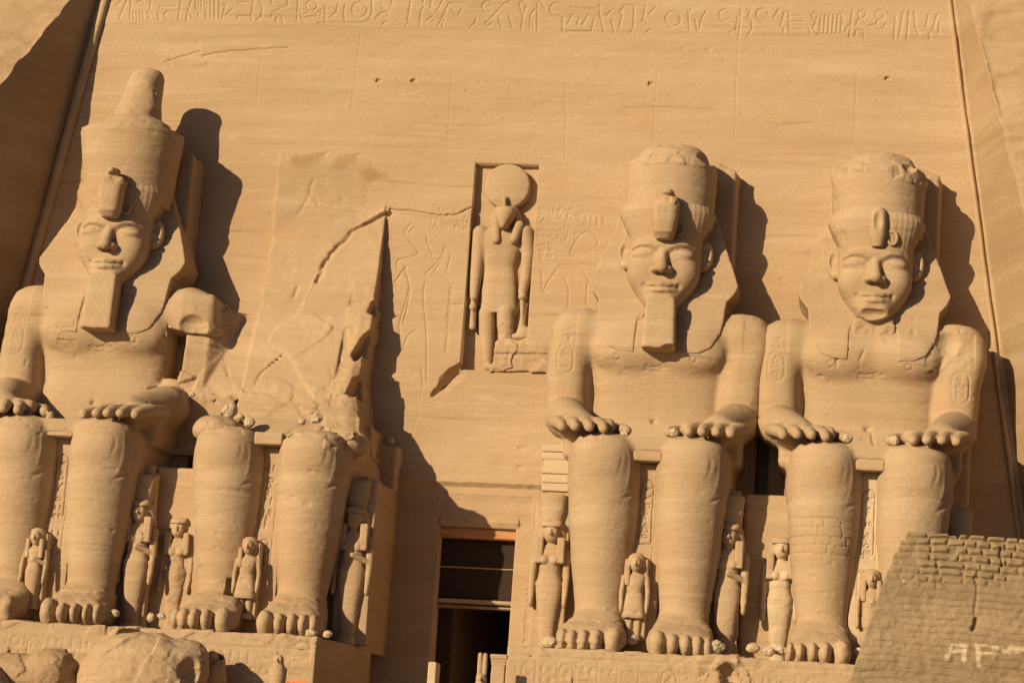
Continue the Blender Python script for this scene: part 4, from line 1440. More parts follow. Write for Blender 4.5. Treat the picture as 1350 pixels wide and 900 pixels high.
def standing_queen(px, py, q, H, label, slab=(.75, .75, -1.3), crown=True, worn=.0, seed=0, cut=None, mat=None):
    x, _ = unp(px, py, q)
    t = thing('standing_statue', (x, -q, .0), label, 'statue', 'small royal statues standing at the legs of the colossi')
    m = mat or BODY
    k = H / 6.6
    v = fig_vol(.036, H, 1.15)
    S = lambda *a: [b * k for b in a]
    v.add(loft(S(.1, .6, 1.5, 2.4, 2.9, 3.3, 3.8, 4.2, 4.5), 0, S(.33, .34, .41, .52, .56, .43, .45, .64, .42), -.35 * k, S(.28, .29, .36, .42, .44, .36, .40, .40, .3), 2.4))
    v.add(loft(S(-.1, .22), 0, S(.42, .36), -.3 * k, S(.72, .6), 3))
    for s in (-1, 1):
        v.add(ell(S(s * .24, .40, 3.86), S(.17, .12, .18)), .10)
        v.add(cone(S(s * .66, .02, 4.2), S(s * .72, .08, 3.2), .19 * k, .15 * k), .05)
        v.add(cone(S(s * .72, .08, 3.2), S(s * .70, .20, 2.3), .15 * k, .12 * k), .03)
        v.add(ell(S(s * .70, .22, 2.12), S(.11, .17, .24)), .03)
        v.sub(cone(S(s * .53, .3, 3.7), S(s * .62, .35, 2.4), .045 * k, .04 * k), .04)
    if seed % 2:
        v.add(cone(S(.70, .1, 3.25), S(.05, .48, 3.5), .13 * k, .11 * k), .05)
    face(v, 0, .20 * k, 4.98 * k, .44 * k)
    v.add(loft(S(4.2, 4.8), 0, S(.25, .22), -.2 * k, S(.3, .3), 2), .05)
    if cut:
        v.rough((-1.2, -1, cut), (1.2, 1.2, H), .14, 1.2, 4, seed)
    vol_obj('body', v, m, t, .016 + worn, seed, (x, q, 0), wsc=2.4)
    w = fig_vol(.036, H, 1.15)
    w.add(loft(S(4.05, 4.5, 4.9, 5.3, 5.52), 0, S(.66, .68, .62, .54, .36), -.4 * k, S(.10, .12, .20, .34, .25), 2.3))
    both(w, box(S(.45, .30, 4.25), S(.17, .18, .55), .08), .08)
    w.add(loft(S(5.22, 5.4, 5.52), 0, S(.42, .44, .36), 0, S(.58, .52, .35), 2.2), .05)
    vol_obj('wig', w, BODY, t, .014 + worn, seed + 1, (x, q, 0), wsc=2.4)
    if crown:
        c = fig_vol(.036, H, 1.15)
        c.add(loft(S(5.42, 5.6, 5.98), 0, S(.42, .46, .54), -.35 * k, S(.32, .36, .42), 2.2))
        c.add(loft(S(5.9, 6.0, 6.5, 6.6), 0, S(.50, .52, .58, .56), -.35 * k, S(.36, .38, .42, .40), 2.4), .03)
        for i in range(-3, 4):
            c.sub(cone(S(i * .15, .43 - .012 * i * i, 6.05), S(i * .16, .47 - .014 * i * i, 6.6), .03, .03), .03)
        vol_obj('crown', c, m, t, .014 + worn, seed + 2, (x, q, 0), wsc=2.4)
    l, r, b = slab
    p = Vol((-l - .2, b - .2, -.2), (r + .2, .3, H + .4), .05)
    p.add(box(((r - l) / 2, (b + .0) / 2, (H + .05) / 2), ((r + l) / 2, (.0 - b) / 2, (H + .15) / 2), .03))
    p.rough((-l - .2, b - .2, H - .3), (r + .2, .2, H + .4), .12, 1.2, 3, seed, True)
    vol_obj('back_slab', p, BODY, t, .02, seed + 3, (x, q, 0))
    return t


def standing_prince(px, py, q, z0, H, label, robe=False, seed=0, mat=None):
    x, _ = unp(px, py, q)
    t = thing('standing_statue', (x, -q, z0), label, 'statue', 'small royal statues standing at the legs of the colossi')
    m = mat or BODY
    k = H / 3.4
    S = lambda *a: [b * k for b in a]
    v = fig_vol(.03, H, .95)
    if robe:
        v.add(loft(S(.05, .5, 1.1, 1.5, 1.8, 2.1, 2.45, 2.6), 0, S(.30, .30, .38, .42, .34, .36, .50, .3), -.35 * k, S(.28, .28, .34, .36, .3, .34, .34, .2), 2.4))
    else:
        for s in (-1, 1):
            v.add(cone(S(s * .20, .0, .9), S(s * .20, .0, .1), .17 * k, .14 * k))
        v.add(loft(S(1.55, 1.8, 2.1, 2.45, 2.6), 0, S(.36, .35, .40, .52, .3), -.35 * k, S(.30, .30, .36, .32, .2), 2.4), .03)
    v.add(loft(S(-.1, .16), 0, S(.40, .34), -.3 * k, S(.5, .4), 3))
    for s in (-1, 1):
        v.add(cone(S(s * .52, .05, 2.40), S(s * .60, .08, 1.85), .13 * k, .11 * k), .04)
        v.add(cone(S(s * .60, .08, 1.85), S(s * .58, .18, 1.25), .11 * k, .10 * k), .03)
        v.add(ell(S(s * .58, .2, 1.12), S(.09, .13, .16)), .03)
    if robe:
        v.add(cone(S(.58, .1, 1.85), S(.05, .36, 2.05), .10 * k, .09 * k), .04)
    face(v, 0, .16 * k, 2.96 * k, .34 * k)
    v.add(loft(S(2.4, 2.8), 0, S(.2, .17), -.2 * k, S(.24, .24), 2), .04)
    vol_obj('body', v, m, t, .014, seed, (x, q, 0), wsc=2.6)
    w = fig_vol(.03, H, .95)
    w.add(loft(S(2.45, 2.8, 3.1, 3.3, 3.4), 0, S(.38, .44, .42, .34, .2), -.35 * k, S(.06, .10, .22, .26, .15), 2.3))
    w.add(box(S(-.34, .2, 2.5), S(.11, .14, .42), .06), .06)
    if robe:
        w.add(box(S(.34, .2, 2.5), S(.11, .14, .42), .06), .06)
    vol_obj('wig', w, m, t, .012, seed + 1, (x, q, 0), wsc=2.6)
    if not robe:
        c = fig_vol(.03, H, .95)
        c.add(loft(S(.78, .9, 1.3, 1.7, 1.8), 0, S(.52, .54, .46, .40, .37), -.32 * k, S(.36, .40, .38, .34, .32), 3))
        vol_obj('kilt', c, m, t, .012, seed + 2, (x, q, 0), wsc=2.6)
    p = fig_vol(.05, H, .95)
    p.add(box((0, -.5, H * .46), (.55 * k, .5, H * .48), .03))
    vol_obj('back_slab', p, BODY, t, .015, seed + 3, (x, q, 0))
    t.scale = (.88, 1, 1)
    return t


standing_queen(181, 730, 5.6, 6.6, 'small queen statue right of the legs of the leftmost colossus, half in its shadow', (.5, .55, -.5), True, 0, 11)
standing_queen(234, 735, 4.75, 5.9, 'worn small statue without crown, left of the legs of the headless colossus', (.75, .5, -.4), False, .05, 12, 4.3)
standing_queen(465, 745, 5.15, 6.85, 'small crowned queen statue standing right of the legs of the headless colossus', (.72, .80, -.9), True, 0, 13)
standing_queen(725, 752, 5.1, 6.6, 'small crowned queen statue between the doorway and the legs of the bearded colossus', (.75, .72, -.9), True, 0, 14)
standing_queen(959, 755, 5.6, 6.8, 'small queen statue in shadow, right of the bearded colossus beside the doorway', (.5, .52, -.5), True, 0, 17)
standing_queen(1029, 765, 4.5, 6.4, 'small pale-bodied queen statue left of the legs of the rightmost colossus', (.7, .6, -.4), False, .03, 16, 5.9, PALE)
standing_queen(1262, 760, 4.9, 6.7, 'small queen statue of which only the top shows above the mud brick wall', (.55, .55, -1.1), True, 0, 15)
standing_prince(46, 742, 6.75, .65, 3.35, 'small robed statue between the legs of the leftmost colossus', True, 21)
standing_prince(326, 758, 6.75, .70, 3.35, 'small kilted prince statue between the legs of the headless colossus', False, 22)
standing_prince(837, 780, 6.75, .70, 3.45, 'small kilted prince statue between the legs of the bearded colossus', False, 23)
standing_prince(1148, 800, 6.6, .55, 3.45, 'small worn statue between the legs of the rightmost colossus, cut off by mud bricks', True, 24)

# ------------------------------------------------------------------ falcon-headed god in the niche
NQ = -1.25
u = lambda px, py: unp(px, py, NQ)
gx, gz = u(655, 480)
god = thing('niche_statue', (0, 0, 0), 'falcon-headed god with a round sun disc on its head, standing in the tall niche', 'statue')


def P3(px, py, q):
    x, z = u(px, py)
    return (x, NQ + q, z)


v = Vol((-1.7, -1.95, 12.7), (1.75, -.2, 21.2), .034)
R = lambda px: px / 29.0
prof = [(485, 643.5, 6), (470, 642.5, 8), (440, 642, 10.5), (412, 642, 11)]
chain(v, [P3(x_, y_, -.02) for y_, x_, r_ in prof], [R(r_) for _, _, r_ in prof])
v.add(cone(P3(644, 484, .12), P3(648, 486, .42), .17, .14), .06)
chain(v, [P3(667, 446, .05), P3(667, 430, .08), P3(667, 412, .06)], [R(10.5), R(11.5), R(12)])
zs_ = [u(660, y_)[1] for y_ in (414, 408, 385, 368, 353, 340, 324, 310, 300)]
cx_ = [u(x_, y_)[0] for x_, y_ in ((658, 414), (658, 408), (658.5, 385), (659, 368), (659, 353), (660, 340), (661, 324), (662, 310), (664, 300))]
rx_ = [R(w_) for w_ in (22, 24, 24, 22, 21, 23.5, 28, 32, 22)]
v.add(loft(zs_, cx_, rx_, -1.75, [-.90, -.86, -.84, -.86, -.88, -.80, -.74, -.80, -1.0], 2.6), .04)
for s, pts in ((-1, [(634, 308), (631, 340), (628, 368), (626.5, 388)]), (1, [(694, 308), (697, 336), (694, 365), (690, 386)])):
    chain(v, [P3(a_, b_, .08 + .06 * i) for i, (a_, b_) in enumerate(pts)], [R(10.5), R(9), R(7.5), R(6)], .12)
    v.add(ell(P3(pts[-1][0], 393, .30), (.20, .22, .2)), .04)
v.sub(cone(P3(658, 362, .48), P3(657.5, 335, .55), .03, .04), .08)
v.sub(cone(P3(657, 412, .46), P3(655.5, 388, .46), .03, .03), .05)
# stone left standing between arms and body
bk = [u(a_, b_) for a_, b_ in ((626, 395), (633, 306), (645, 298), (690, 298), (702, 306), (699, 350), (692, 395), (680, 410), (637, 410))]
v.add(prism(bk, -1.9, NQ - .06, .05), .12)
# head: beak and eyes
hx_, hz_ = u(667, 290)
v.add(loft([hz_ - .58, hz_ - .48, hz_ - .2, hz_ + .15, hz_ + .42, hz_ + .52], hx_, [.10, .20, .36, .47, .50, .40], NQ - .1, [NQ + .84, NQ + .92, NQ + .95, NQ + .90, NQ + .82, NQ + .6], 2.2), .03)
for s in (-1, 1):
    v.sub(ell((hx_ + s * .30, NQ + .92, hz_ + .18), (.13, .07, .06)), .04)
v.sub(cone((hx_, NQ + 1.0, hz_ - .05), (hx_, NQ + .99, hz_ - .45), .03, .03), .05)
v.rough((.1, -1.9, 14.1), (1.0, -.3, 15.2), .10, 1.5, 3, 4, True)
vol_obj('body', v, BODY, god, .014, 61, wsc=2.2)
w = Vol((-1.5, -1.95, 18.0), (1.75, -.2, 21.4), .034)
w.add(loft([hz_ - .35, hz_ + .1, hz_ + .45, hz_ + .6], hx_ + .02, [.80, .72, .60, .46], -1.75, [NQ + .22, NQ + .36, NQ + .42, NQ + .3], 2.3))
for a_, b_ in ((655, 660), (686, 675)):
    chain(w, [P3(a_, 300, .30), P3((a_ + b_) / 2 - 1, 320, .52)], [.24, .20], .1)
vol_obj('wig', w, BODY, god, .012, 62, wsc=2.2)
d = Vol((-1.4, -1.95, 20.2), (2.0, -.4, 23.0), .034)
dx_, dz_ = u(669.5, 247)
d.add((lambda X, Q, Z: smax(np.sqrt((X - dx_) ** 2 + (Z - dz_) ** 2) - 1.07 + 0 * Q, np.abs(Q - (NQ + .02)) - .36 + .12 * ((X - dx_) ** 2 + (Z - dz_) ** 2), .12),
       np.array([dx_ - 1.1, NQ - .5, dz_ - 1.1]), np.array([dx_ + 1.1, NQ + .5, dz_ + 1.1])))
sd = vol_obj('sun_disc', d, BODY, god, .012, 63, wsc=2.2, bed=.006)
ur = Vol((-.6, -1.5, 20.0), (1.2, -.2, 22.5), .03)
a_, b_ = u(667, 276), u(667.5, 262)
chain(ur, [(a_[0], NQ + .42, a_[1]), (b_[0], NQ + .52, b_[1] - .15), (b_[0] + .02, NQ + .50, b_[1])], [.11, .10, .05], .03)
vol_obj('uraeus', ur, BODY, sd, .006, 64, bed=0)
for a_, y0, y1, nm in ((625, 398, 432, 'sceptre'), (690, 396, 443, 'goddess_figure')):
    s_ = Vol((u(a_, 400)[0] - .7, -1.9, u(a_, y1)[1] - .4), (u(a_, 400)[0] + .7, -.4, u(a_, y0)[1] + .5), .03)
    chain(s_, [P3(a_, y0, .30), P3(a_ - 1, (y0 + y1) / 2, .24), P3(a_ - 1, y1, .2)], [.10, .09, .15 if nm == 'sceptre' else .26], .05)
    if nm != 'sceptre':
        s_.add(ell(P3(a_ + 2, y1 - 3, .2), (.34, .3, .3)), .08)
        s_.add(ell(P3(a_ - 1, y1 - 16, .22), (.13, .14, .15)), .03)
        s_.add(ell(P3(a_, y1 + 2, 0), (.6, .5, .22)), .08)
    else:
        s_.add(ell(P3(a_, y0 + 8, .3), (.16, .16, .2)), .04)
    s_.add(box(P3(a_, (y0 + y1) / 2, -.2), (.12, .45, .65), .04), .05)
    vol_obj(nm, s_, BODY, god, .02, 65, bed=0)

# ------------------------------------------------------------------ pedestals
def pedestal(name, label, x0, x1, oblique, top, seed, cols, notches=()):
    t = thing(name, ((x0 + x1) / 2, -9.3, TZ), label, 'pedestal', 'inscribed pedestals under the colossi')
    v = Vol((x0 - .3, 1.5, -3.7), (x1 + .8, 9.9, .3), .06)
    # shell only needs its front three metres in fine detail
    xs, zs = v.x, v.z
    G = seg_depth(xs, zs, cols)

    def fn(X, Q, Z):
        xr = x1 + oblique * np.clip((9.35 - Q) / 6.5, 0, 1)
        d = np.maximum(Q - (9.35 + .02 * (-Z)) + G[:, None, :], np.maximum(x0 - X, X - xr))
        return smax(np.maximum(d, 2.0 - Q), Z - top, .06)
    v.D = fn(v.x[:, None, None], v.q[None, :, None], v.z[None, None, :]).astype(np.float32)
    v.D = np.maximum(v.D, (-3.5 - v.z)[None, None, :])
    for pr in notches:
        v.sub(pr, .05)
    v.rough((x0 - .3, 8.6, -.5), (x1 + .8, 9.9, .3), .10, .9, 4, seed, True)
    for pr in notches:
        v.rough(pr[1] - .35, pr[2] + .35, .22, .8, 4, seed + 5, True)
    V, F = v.nets()
    N = vnormals(V, F)
    V = V + N * (.03 * fbm(V, (1.2, 1.2, 2.5), 4, seed))[:, None]
    V[:, 0] -= (x0 + x1) / 2
    V[:, 1] -= 9.3
    V[:, 2] -= TZ
    mesh_obj('block', V, F, BODY, t)
    return t


cl = columns(-17.6, -13.6, -2.1, -.55, .75, .05, .04, 71, True, .3) + columns(-9.2, -5.0, -2.6, -.75, .70, .05, .04, 72, True, .35) + \
    [([(-9.3, -.68), (-4.75, -.62)], .05, .04)]
pedestal('statue_pedestal', 'broken inscribed rock pedestal under the two colossi left of the doorway', -24, -4.70, 1.25, -.10, 3, cl,
         [ell((-12.45, 9.5, -.75), (.70, 1.2, .62)), ell((-5.6, 9.6, -.35), (.35, .3, .25)), ell((-16.5, 9.8, -2.2), (2.6, .8, .7))])
cr = columns(3.4, 10.7, -1.62, -.50, .80, .05, .045, 81, True, .35) + columns(12.2, 16.6, -1.5, -.55, .75, .05, .04, 82, True, .2) + \
    [([(3.1, -.42), (17, -.30)], .05, .04)] + columns(3.4, 10.7, -3.1, -1.66, .80, .05, .045, 83, True, .35)
pedestal('statue_pedestal', 'inscribed rock pedestal under the two colossi right of the doorway', 3.0, 23, .4, -.02, 6, cr,
         [ell((11.75, 9.6, -.9), (.55, 1.0, .8)), ell((10.7, 9.9, -.35), (1.1, .55, .30)), ell((5.2, 9.5, -1.62), (.12, .2, .12))])

# small relief signs on the throne side in shadow beside the door are part of the pedestal's weathered flank

# ------------------------------------------------------------------ fallen rocks in front
def rock(name, label, c, r, seed, mat=ROCK, amp=.3, h=.06, cuts=(), group=None, adds=()):
    t = Vol(np.array(c) - np.array(r) - .6, np.array(c) + np.array(r) + .6, h)
    t.add(ell(c, r))
    for a in adds:
        t.add(a, .25)
    for k in cuts:
        t.sub(k, .06)
    t.rough(np.array(c) - np.array(r) - .6, np.array(c) + np.array(r) + .6, amp, .55, 4, seed, True)
    V, F = t.nets()
    N = vnormals(V, F)
    V = V + N * (.05 * fbm(V, 1.8, 5, seed, .6) + .03 * crag(V, 2.6, seed))[:, None]
    o = np.array([c[0], c[1], c[2] - r[2]])
    V -= o.astype(np.float32)
    ob = mesh_obj(name, V, F, mat)
    ob.location = (o[0], -o[1], o[2])
    return tag(ob, label, 'rock', group)


FG = 'fallen pieces of rock below the left colossi'
rock('fallen_boulder', 'huge smooth rounded boulder with a curved hollow, fallen in front of the left pedestal', (-11.0, 11.9, -2.2), (2.45, 1.7, 1.75), 5, BODY, .17, .06,
     [ell((-8.75, 13.4, -1.9), (.55, 1.1, .95)), cone((-11.3, 13.75, -1.0), (-10.7, 13.8, -1.6), .05, .05)], FG, [ell((-12.1, 12.0, -2.6), (1.4, 1.4, 1.35)), ell((-9.3, 11.6, -1.75), (.95, 1.2, 1.15))])
rock('fallen_rock', 'long low jagged slab of rubble left of the huge boulder', (-16.2, 11.6, -2.5), (2.7, 1.5, .95), 6, ROCK, .40, .06, (), FG, [ell((-14.6, 12, -1.9), (1.0, .9, .55))])
rock('fallen_rock', 'lower rubble block at the bottom left corner of the photograph', (-17.9, 13.2, -2.85), (1.9, 1.2, .75), 7, ROCK, .35, .06, (), FG)
rock('fallen_rock', 'small dark rock wedged between the huge boulder and the inscribed pedestal face', (-8.55, 10.6, -2.2), (.55, .8, 1.35), 8, ROCK, .25, .05, (), FG)
rock('fallen_rock', 'upright rock stump in the gap of the pedestal below the bearded colossus', (11.35, 10.4, -1.95), (.45, .5, 1.35), 9, ROCK, .18, .05, (), None)

# ------------------------------------------------------------------ mud brick wall
MUDP = stone('mud_brick', (.335, .245, .148), (.268, .192, .112), (.40, .305, .195), bump=1.0, grain=2, stain=(.62, .51, .36))
MQ = 12.0


def mud_wall():
    v = Vol((15.6, 10.2, -3.5), (26.0, 12.35, 5.5), .045)
    m = lambda a, b: unp(a, b, MQ)
    step = [m(1115, 910), m(1130, 868), m(1142, 832), m(1153, 798), m(1163, 770), m(1172, 748), (m(1175, 746)[0], m(1175, 746)[1]), m(1180, 728), m(1184, 726), m(1188, 712), m(1194, 710), m(1197, 699)]
    pts = [(15.9, -3.4)] + step + [(26, 5.02), (26, -3.4)]
    X, Z = np.meshgrid(v.x, v.z, indexing='ij')
    P = np.stack([X, 0 * X, Z], -1)
    wob = .22 * fbm(P, .45, 4, 3)
    ch = .275
    zz = (Z + wob + .03 * (X - 20)) / ch
    row = np.floor(zz)
    fz = zz - row
    hsh = np.abs(np.sin(row * 12.9898) * 43758.5453) % 1
    bl = .48 + .26 * hsh
    ux = X / bl + hsh * 7.3 + .9 * fbm(P, (1.3, 1, .3), 2, 4)
    bi = np.floor(ux)
    fx = ux - bi
    hb = np.abs(np.sin(bi * 78.233 + row * 37.719) * 43758.5453) % 1
    dz = np.minimum(fz, 1 - fz) * ch
    dx = np.minimum(fx, 1 - fx) * bl
    raw = np.clip((Z - (2.75 + 1.0 * fbm(P, .5, 2, 8) + .05 * (X - 20))) / .5, 0, 1) * np.clip((X - 18.6 + .4 * fbm(P, .6, 2, 5)) / .6, .25, 1)   # bare rounded bricks at the top
    ed = np.minimum(dz, dx)
    gap = np.clip(1 - np.minimum(dz * 1.0, dx) / .15, 0, 1) ** 1.6
    pv_ = np.clip(.5 + 1.6 * fbm(P, .5, 3, 14), 0, 1)
    plas = np.clip(1 - dz / .06, 0, 1) * .055 * (.25 + .75 * pv_) + np.clip(1 - dx / .05, 0, 1) * .035 * np.clip(pv_ - .45, 0, 1)
    f = raw * (.20 * gap - .07 * (hb - .5)) + (1 - raw) * (plas + .03 * (hsh - .5) + .02 * (hb - .5))
    f = f + .09 * fbm(P, 1.0, 4, 9) + .05 * fbm(P, 4, 4, 10)
    L = [(jag([m(1287, 745), m(1288, 775), m(1286, 800), m(1284, 830)], .09, 4, 2), .06, .07), ([m(1287, 815), m(1286, 822), m(1283, 829)], .11, .25),
         (jag([m(1320, 720), m(1322, 745)], .04, 3, 3), .06, .16)]
    f = f + seg_depth(v.x, v.z, L)
    top = sdpoly(pts, X, Z) + raw * .22 * gap * (Z > 4.4)
    front = v.q[None, :, None] - (MQ - f - .02 * (Z + 3))[:, None, :]
    v.D = np.maximum(np.maximum(front, top[:, None, :]), (10.4 - v.q)[None, :, None]).astype(np.float32)
    v.rough((15.6, 10.2, -3.5), (19.5, 12.4, 5.5), .05, 1.8, 4, 3)
    V, F = v.nets()
    s = 10.38
    mm = lambda st: [unp(1220 + a / s, 820 + b / s, MQ) for a, b in st]
    lines = [(mm(st), w_, 1.0) for st, w_ in (([(295, 510), (375, 295), (440, 300)], .13), ([(490, 300), (545, 320), (525, 500)], .15), ([(340, 392), (510, 385)], .10),
             ([(715, 290), (730, 400), (735, 560)], .16), ([(715, 300), (860, 310), (1000, 335)], .12), ([(740, 402), (980, 405)], .09), ([(950, 400), (948, 485)], .10),
             ([(1095, 375), (1200, 345), (1340, 345), (1480, 350)], .18), ([(1100, 410), (1300, 405)], .06))]
    lines += [([unp(a, b, MQ), unp(a + 6, b + 1, MQ)], .08, .8) for a, b in ((1192, 764), (1204, 764))]
    G = seg_depth(v.x, v.z, lines)
    i, j = np.clip(np.searchsorted(v.x, V[:, 0]), 0, len(v.x) - 1), np.clip(np.searchsorted(v.z, V[:, 2]), 0, len(v.z) - 1)
    nz = vnoise(V, 7, 3)
    st = np.clip(G[i, j] * 1.3 - 1.5 * np.clip(nz - .20, 0, 1), 0, .75) * (V[:, 1] > MQ - .5)
    V[:, 0] -= 21
    V[:, 1] -= MQ
    V[:, 2] -= TZ
    o = mesh_obj('mud_brick_wall', V, F, MUDP, attrs={'stain': st})
    o.location = (21, -MQ, TZ)
    return tag(o, 'stepped brown mud brick wall with faded white painted letters, in front of the rightmost colossus', 'wall')


mud_wall()

# repair masonry under the hand of the colossus right of the door
rp = Vol((-4.9, 2.6, 6.6), (-3.2, 6.2, 9.0), .035)
z_ = 6.75
rr = random.Random(5)
while z_ < 8.75:
    h_ = rr.uniform(.26, .40)
    a_ = -4.62 + rr.uniform(-.05, .05)
    rp.add(box(((a_ - 3.4) / 2, 4.2 + rr.uniform(-.05, .05), z_ + h_ / 2 - .015), ((-3.4 - a_) / 2, 1.4, h_ / 2 - .012), .04))
    z_ += h_
vol_obj('repair_masonry', rp, PALE, STAT[3], .012, 91, (SX[3], SQ, SZ), bed=0)

# ------------------------------------------------------------------ small things at the bottom edge
def falcon(px, pytop, q, label, crown, seed):
    x, zt = unp(px, pytop, q)
    z0 = TZ
    H = zt - z0
    t = thing('falcon_statue', (x, -q, z0), label, 'statue', 'small falcon statues on the terrace edge')
    hb = H - (.78 if crown else .0)
    v = Vol((-.6, -.8, -.05), (.6, .7, H + .2), .03)
    v.add(box((0, -.05, .25), (.38, .5, .28), .03))
    b0 = hb - 1.5
    v.add(box((0, -.05, b0 / 2), (.33, .42, b0 / 2 + .1), .03))
    v.add(loft([b0, b0 + .3, b0 + .7, b0 + 1.0, b0 + 1.15, b0 + 1.3, b0 + 1.45, b0 + 1.5], 0, [.20, .29, .34, .31, .20, .20, .17, .08], [-.42, -.40, -.32, -.25, -.2, -.18, -.14, -.05], [.2, .26, .32, .30, .24, .27, .22, .1], 2.2), .03)
    v.add(cone((0, .24, b0 + 1.32), (0, .38, b0 + 1.22), .07, .03), .03)
    both(v, cone((.28, 0, b0 + .95), (.2, -.3, b0 + .1), .10, .05), .04)
    v.rough((-.6, -.8, hb - .5), (.6, .7, hb + .2), .05, 2.5, 3, seed, True)
    vol_obj('body', v, BODY, t, .012, seed, (x, q, 0), wsc=3)
    if crown:
        c = Vol((-.5, -.6, hb - .15), (.5, .5, H + .15), .03)
        for s in (-1, 1):
            c.add(loft([hb - .1, hb + .25, H - .05, H], s * .10, [.09, .095, .085, .05], -.12, .08, 2.6))
        vol_obj('crown', c, BODY, t, .01, seed + 1, (x, q, 0), bed=0)
    return t


falcon(368, 863, 11.2, 'small headworn falcon statue in front of the pedestal below the headless colossus', False, 101)
falcon(637, 860, 11.2, 'small falcon statue with a tall twin-feathered crown in front of the dark doorway', True, 102)


def post(name, label, cat, px0, px1, pyt, q, mat, cornice=False):
    x0, zt = unp(px0, pyt, q)
    x1, _ = unp(px1, pyt, q)
    xc, w_ = (x0 + x1) / 2, (x1 - x0) / 2
    t = thing(name, (xc, -q, TZ), label, cat)
    H = zt - TZ
    v = Vol((-w_ - .3, -1.0, -.05), (w_ + .3, .4, H + .15), .03)
    top = H - (.42 if cornice else 0)
    v.add(box((0, -.35, top / 2), (w_ * (.86 if cornice else 1), .5, top / 2), .05))
    vol_obj('shaft', v, mat, t, .012, 7, (xc, q, 0))
    if cornice:
        c = Vol((-w_ - .3, -1.1, top - .1), (w_ + .3, .5, H + .15), .03)
        for i, (a_, b_, g_) in enumerate(((0, .12, .92), (.14, .24, .98), (.26, .42, 1.08))):
            c.add(box((0, -.35, top + (a_ + b_) / 2), (w_ * g_, .5 * g_, (b_ - a_) / 2 + .012), .02))
        vol_obj('cornice', c, mat, t, .01, 8, (xc, q, 0), bed=0)
    return t


post('stone_post', 'short pale upright stone at the left foot of the doorway', 'stone post', 565.5, 576.5, 872, 9.0, PALE)
post('stone_altar', 'small square altar with a moulded cornice at the right foot of the doorway', 'altar', 648, 669, 862, 9.2, BODY, True)

# orange notice board, only its top edge in view
bx0, bz = unp(377, 895.5, 13.0)
bx1, _ = unp(405, 895.5, 13.0)
sg = thing('notice_board', ((bx0 + bx1) / 2, -13.0, TZ), 'orange notice board on a post, its top edge just in view at the bottom', 'sign')
w_ = (bx1 - bx0) / 2


def cube(name, c, hf, mat, parent):
    v_ = np.array([(sx * hf[0] + c[0], sq * hf[1] + c[1], sz * hf[2] + c[2]) for sx in (-1, 1) for sq in (-1, 1) for sz in (-1, 1)], np.float32)
    f_ = np.array([(0, 1, 3, 2), (4, 6, 7, 5), (0, 4, 5, 1), (2, 3, 7, 6), (0, 2, 6, 4), (1, 5, 7, 3)])
    return mesh_obj(name, v_, f_, mat, parent, smooth=False)


bh = bz - TZ
cube('board', (0, 0, bh - .26), (w_, .025, .26), SIGN, sg)
for i, l_ in enumerate((.16, .10, .2, .12)):
    cube('lettering', (-w_ * .72 + i * w_ * .46, .029, bh - .12), (l_ * .5 * w_ * 2, .003, .03), INK, sg)
cube('post', (0, -.06, (bh - .1) / 2), (.04, .03, (bh - .1) / 2), DARKWOOD, sg)

# ------------------------------------------------------------------ pale stones lying on laps, feet and pedestals
import bmesh
CH = 'pale loose stones lying on the statues'


def chip(px, py, q, s, label, seed, group=CH):
    x, z = unp(px, py, q)
    r = random.Random(seed)
    bm = bmesh.new()
    bmesh.ops.create_icosphere(bm, subdivisions=3, radius=1)
    co = np.array([v_.co for v_ in bm.verts], np.float32)
    co = co * (1 + .30 * crag(co, .9, seed) + .2 * fbm(co, 1.6, 3, seed))[:, None]
    co *= np.array([s * r.uniform(.85, 1.25), s * .9, s * r.uniform(.75, 1.0)], np.float32)
    F = np.array([[v_.index for v_ in f.verts] for f in bm.faces])
    bm.free()
    co[:, 2] -= co[:, 2].min()
    o = mesh_obj('loose_stone', co, F[:, ::-1], CHIP, None, q_axis=False, smooth=False)
    o.data.flip_normals()
    o.location = (x, -q, z - s * .95)
    return tag(o, label, 'stone', group)


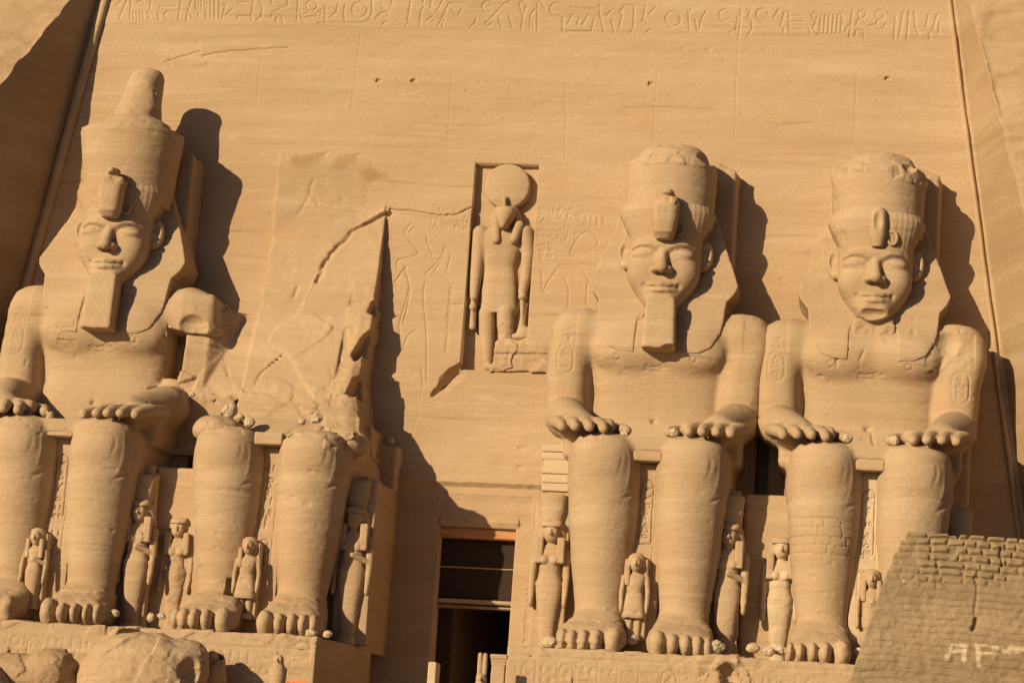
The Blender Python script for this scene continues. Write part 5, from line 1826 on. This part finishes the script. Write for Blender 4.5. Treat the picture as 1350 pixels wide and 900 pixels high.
for i, (px, py, q, s, lb) in enumerate([
    (66, 546, 6.6, .20, 'pale stone on the lap of the leftmost colossus, right of its left-hand fingers'),
    (109, 547, 6.6, .15, 'smaller pale stone at the middle of the lap of the leftmost colossus'),
    (253, 520, 4.0, .13, 'tiny pale stone behind the broken forearm of the leftmost colossus'),
    (303, 542, 5.6, .36, 'large flat pale stone on the broken lap of the headless colossus'),
    (317, 549, 5.8, .22, 'round pale stone just right of the large flat one on the broken lap'),
    (329, 556, 6.2, .24, 'pale pointed stone at the lap edge above the left knee of the headless colossus'),
    (398, 555, 6.2, .17, 'faint small stone on the lap of the headless colossus, left of the tilted stone'),
    (417, 551, 6.2, .25, 'tilted pale stone on the lap above the right knee of the headless colossus'),
    (516, 581, 0.5, .18, 'rounded stone on the throne corner behind the headless colossus'),
    (823, 570, 6.6, .19, 'pale stone beside the left fingers of the bearded colossus near the doorway'),
    (889, 570, 6.6, .21, 'pale stone beside the right fingers of the bearded colossus near the doorway'),
    (1117, 578, 6.6, .18, 'pale stone at the fingertips left of the navel crack, rightmost colossus'),
    (1179, 581, 6.6, .20, 'pale stone on the lap right of the belly crack, rightmost colossus'),
    (140, 808, 7.9, .19, 'left of two round pale stones by the foot of the leftmost colossus'),
    (152, 808, 7.9, .19, 'right of two round pale stones by the foot of the leftmost colossus'),
    (199, 814, 8.0, .19, 'pale stone left of the toes of the headless colossus, the larger one'),
    (213, 811, 7.8, .16, 'pale stone touching the left foot of the headless colossus'),
    (410, 833, 8.7, .20, 'pale stone just right of the toes of the headless colossus'),
    (432, 835, 8.7, .19, 'pale stone at the pedestal corner near the crowned queen statue'),
    (724, 844, 7.2, .30, 'white rubble heap at the feet of the queen statue next to the doorway'),
    (833, 843, 7.6, .22, 'pale stone between the feet of the bearded colossus'),
    (945, 851, 8.4, .34, 'large pale stone right of the toes of the bearded colossus'),
    (993, 853, 7.6, .24, 'pale stone at the foot of the pedestal gap between the two right colossi'),
    (1013, 858, 8.6, .22, 'lower pale stone left of the foot of the rightmost colossus'),
    (1029, 856, 8.2, .24, 'pale stone under the pale-bodied queen statue'),
    (1135, 859, 7.8, .24, 'pale stone between the rightmost foot and the mud brick wall')]):
    chip(px, py, q, s, lb, 200 + i)
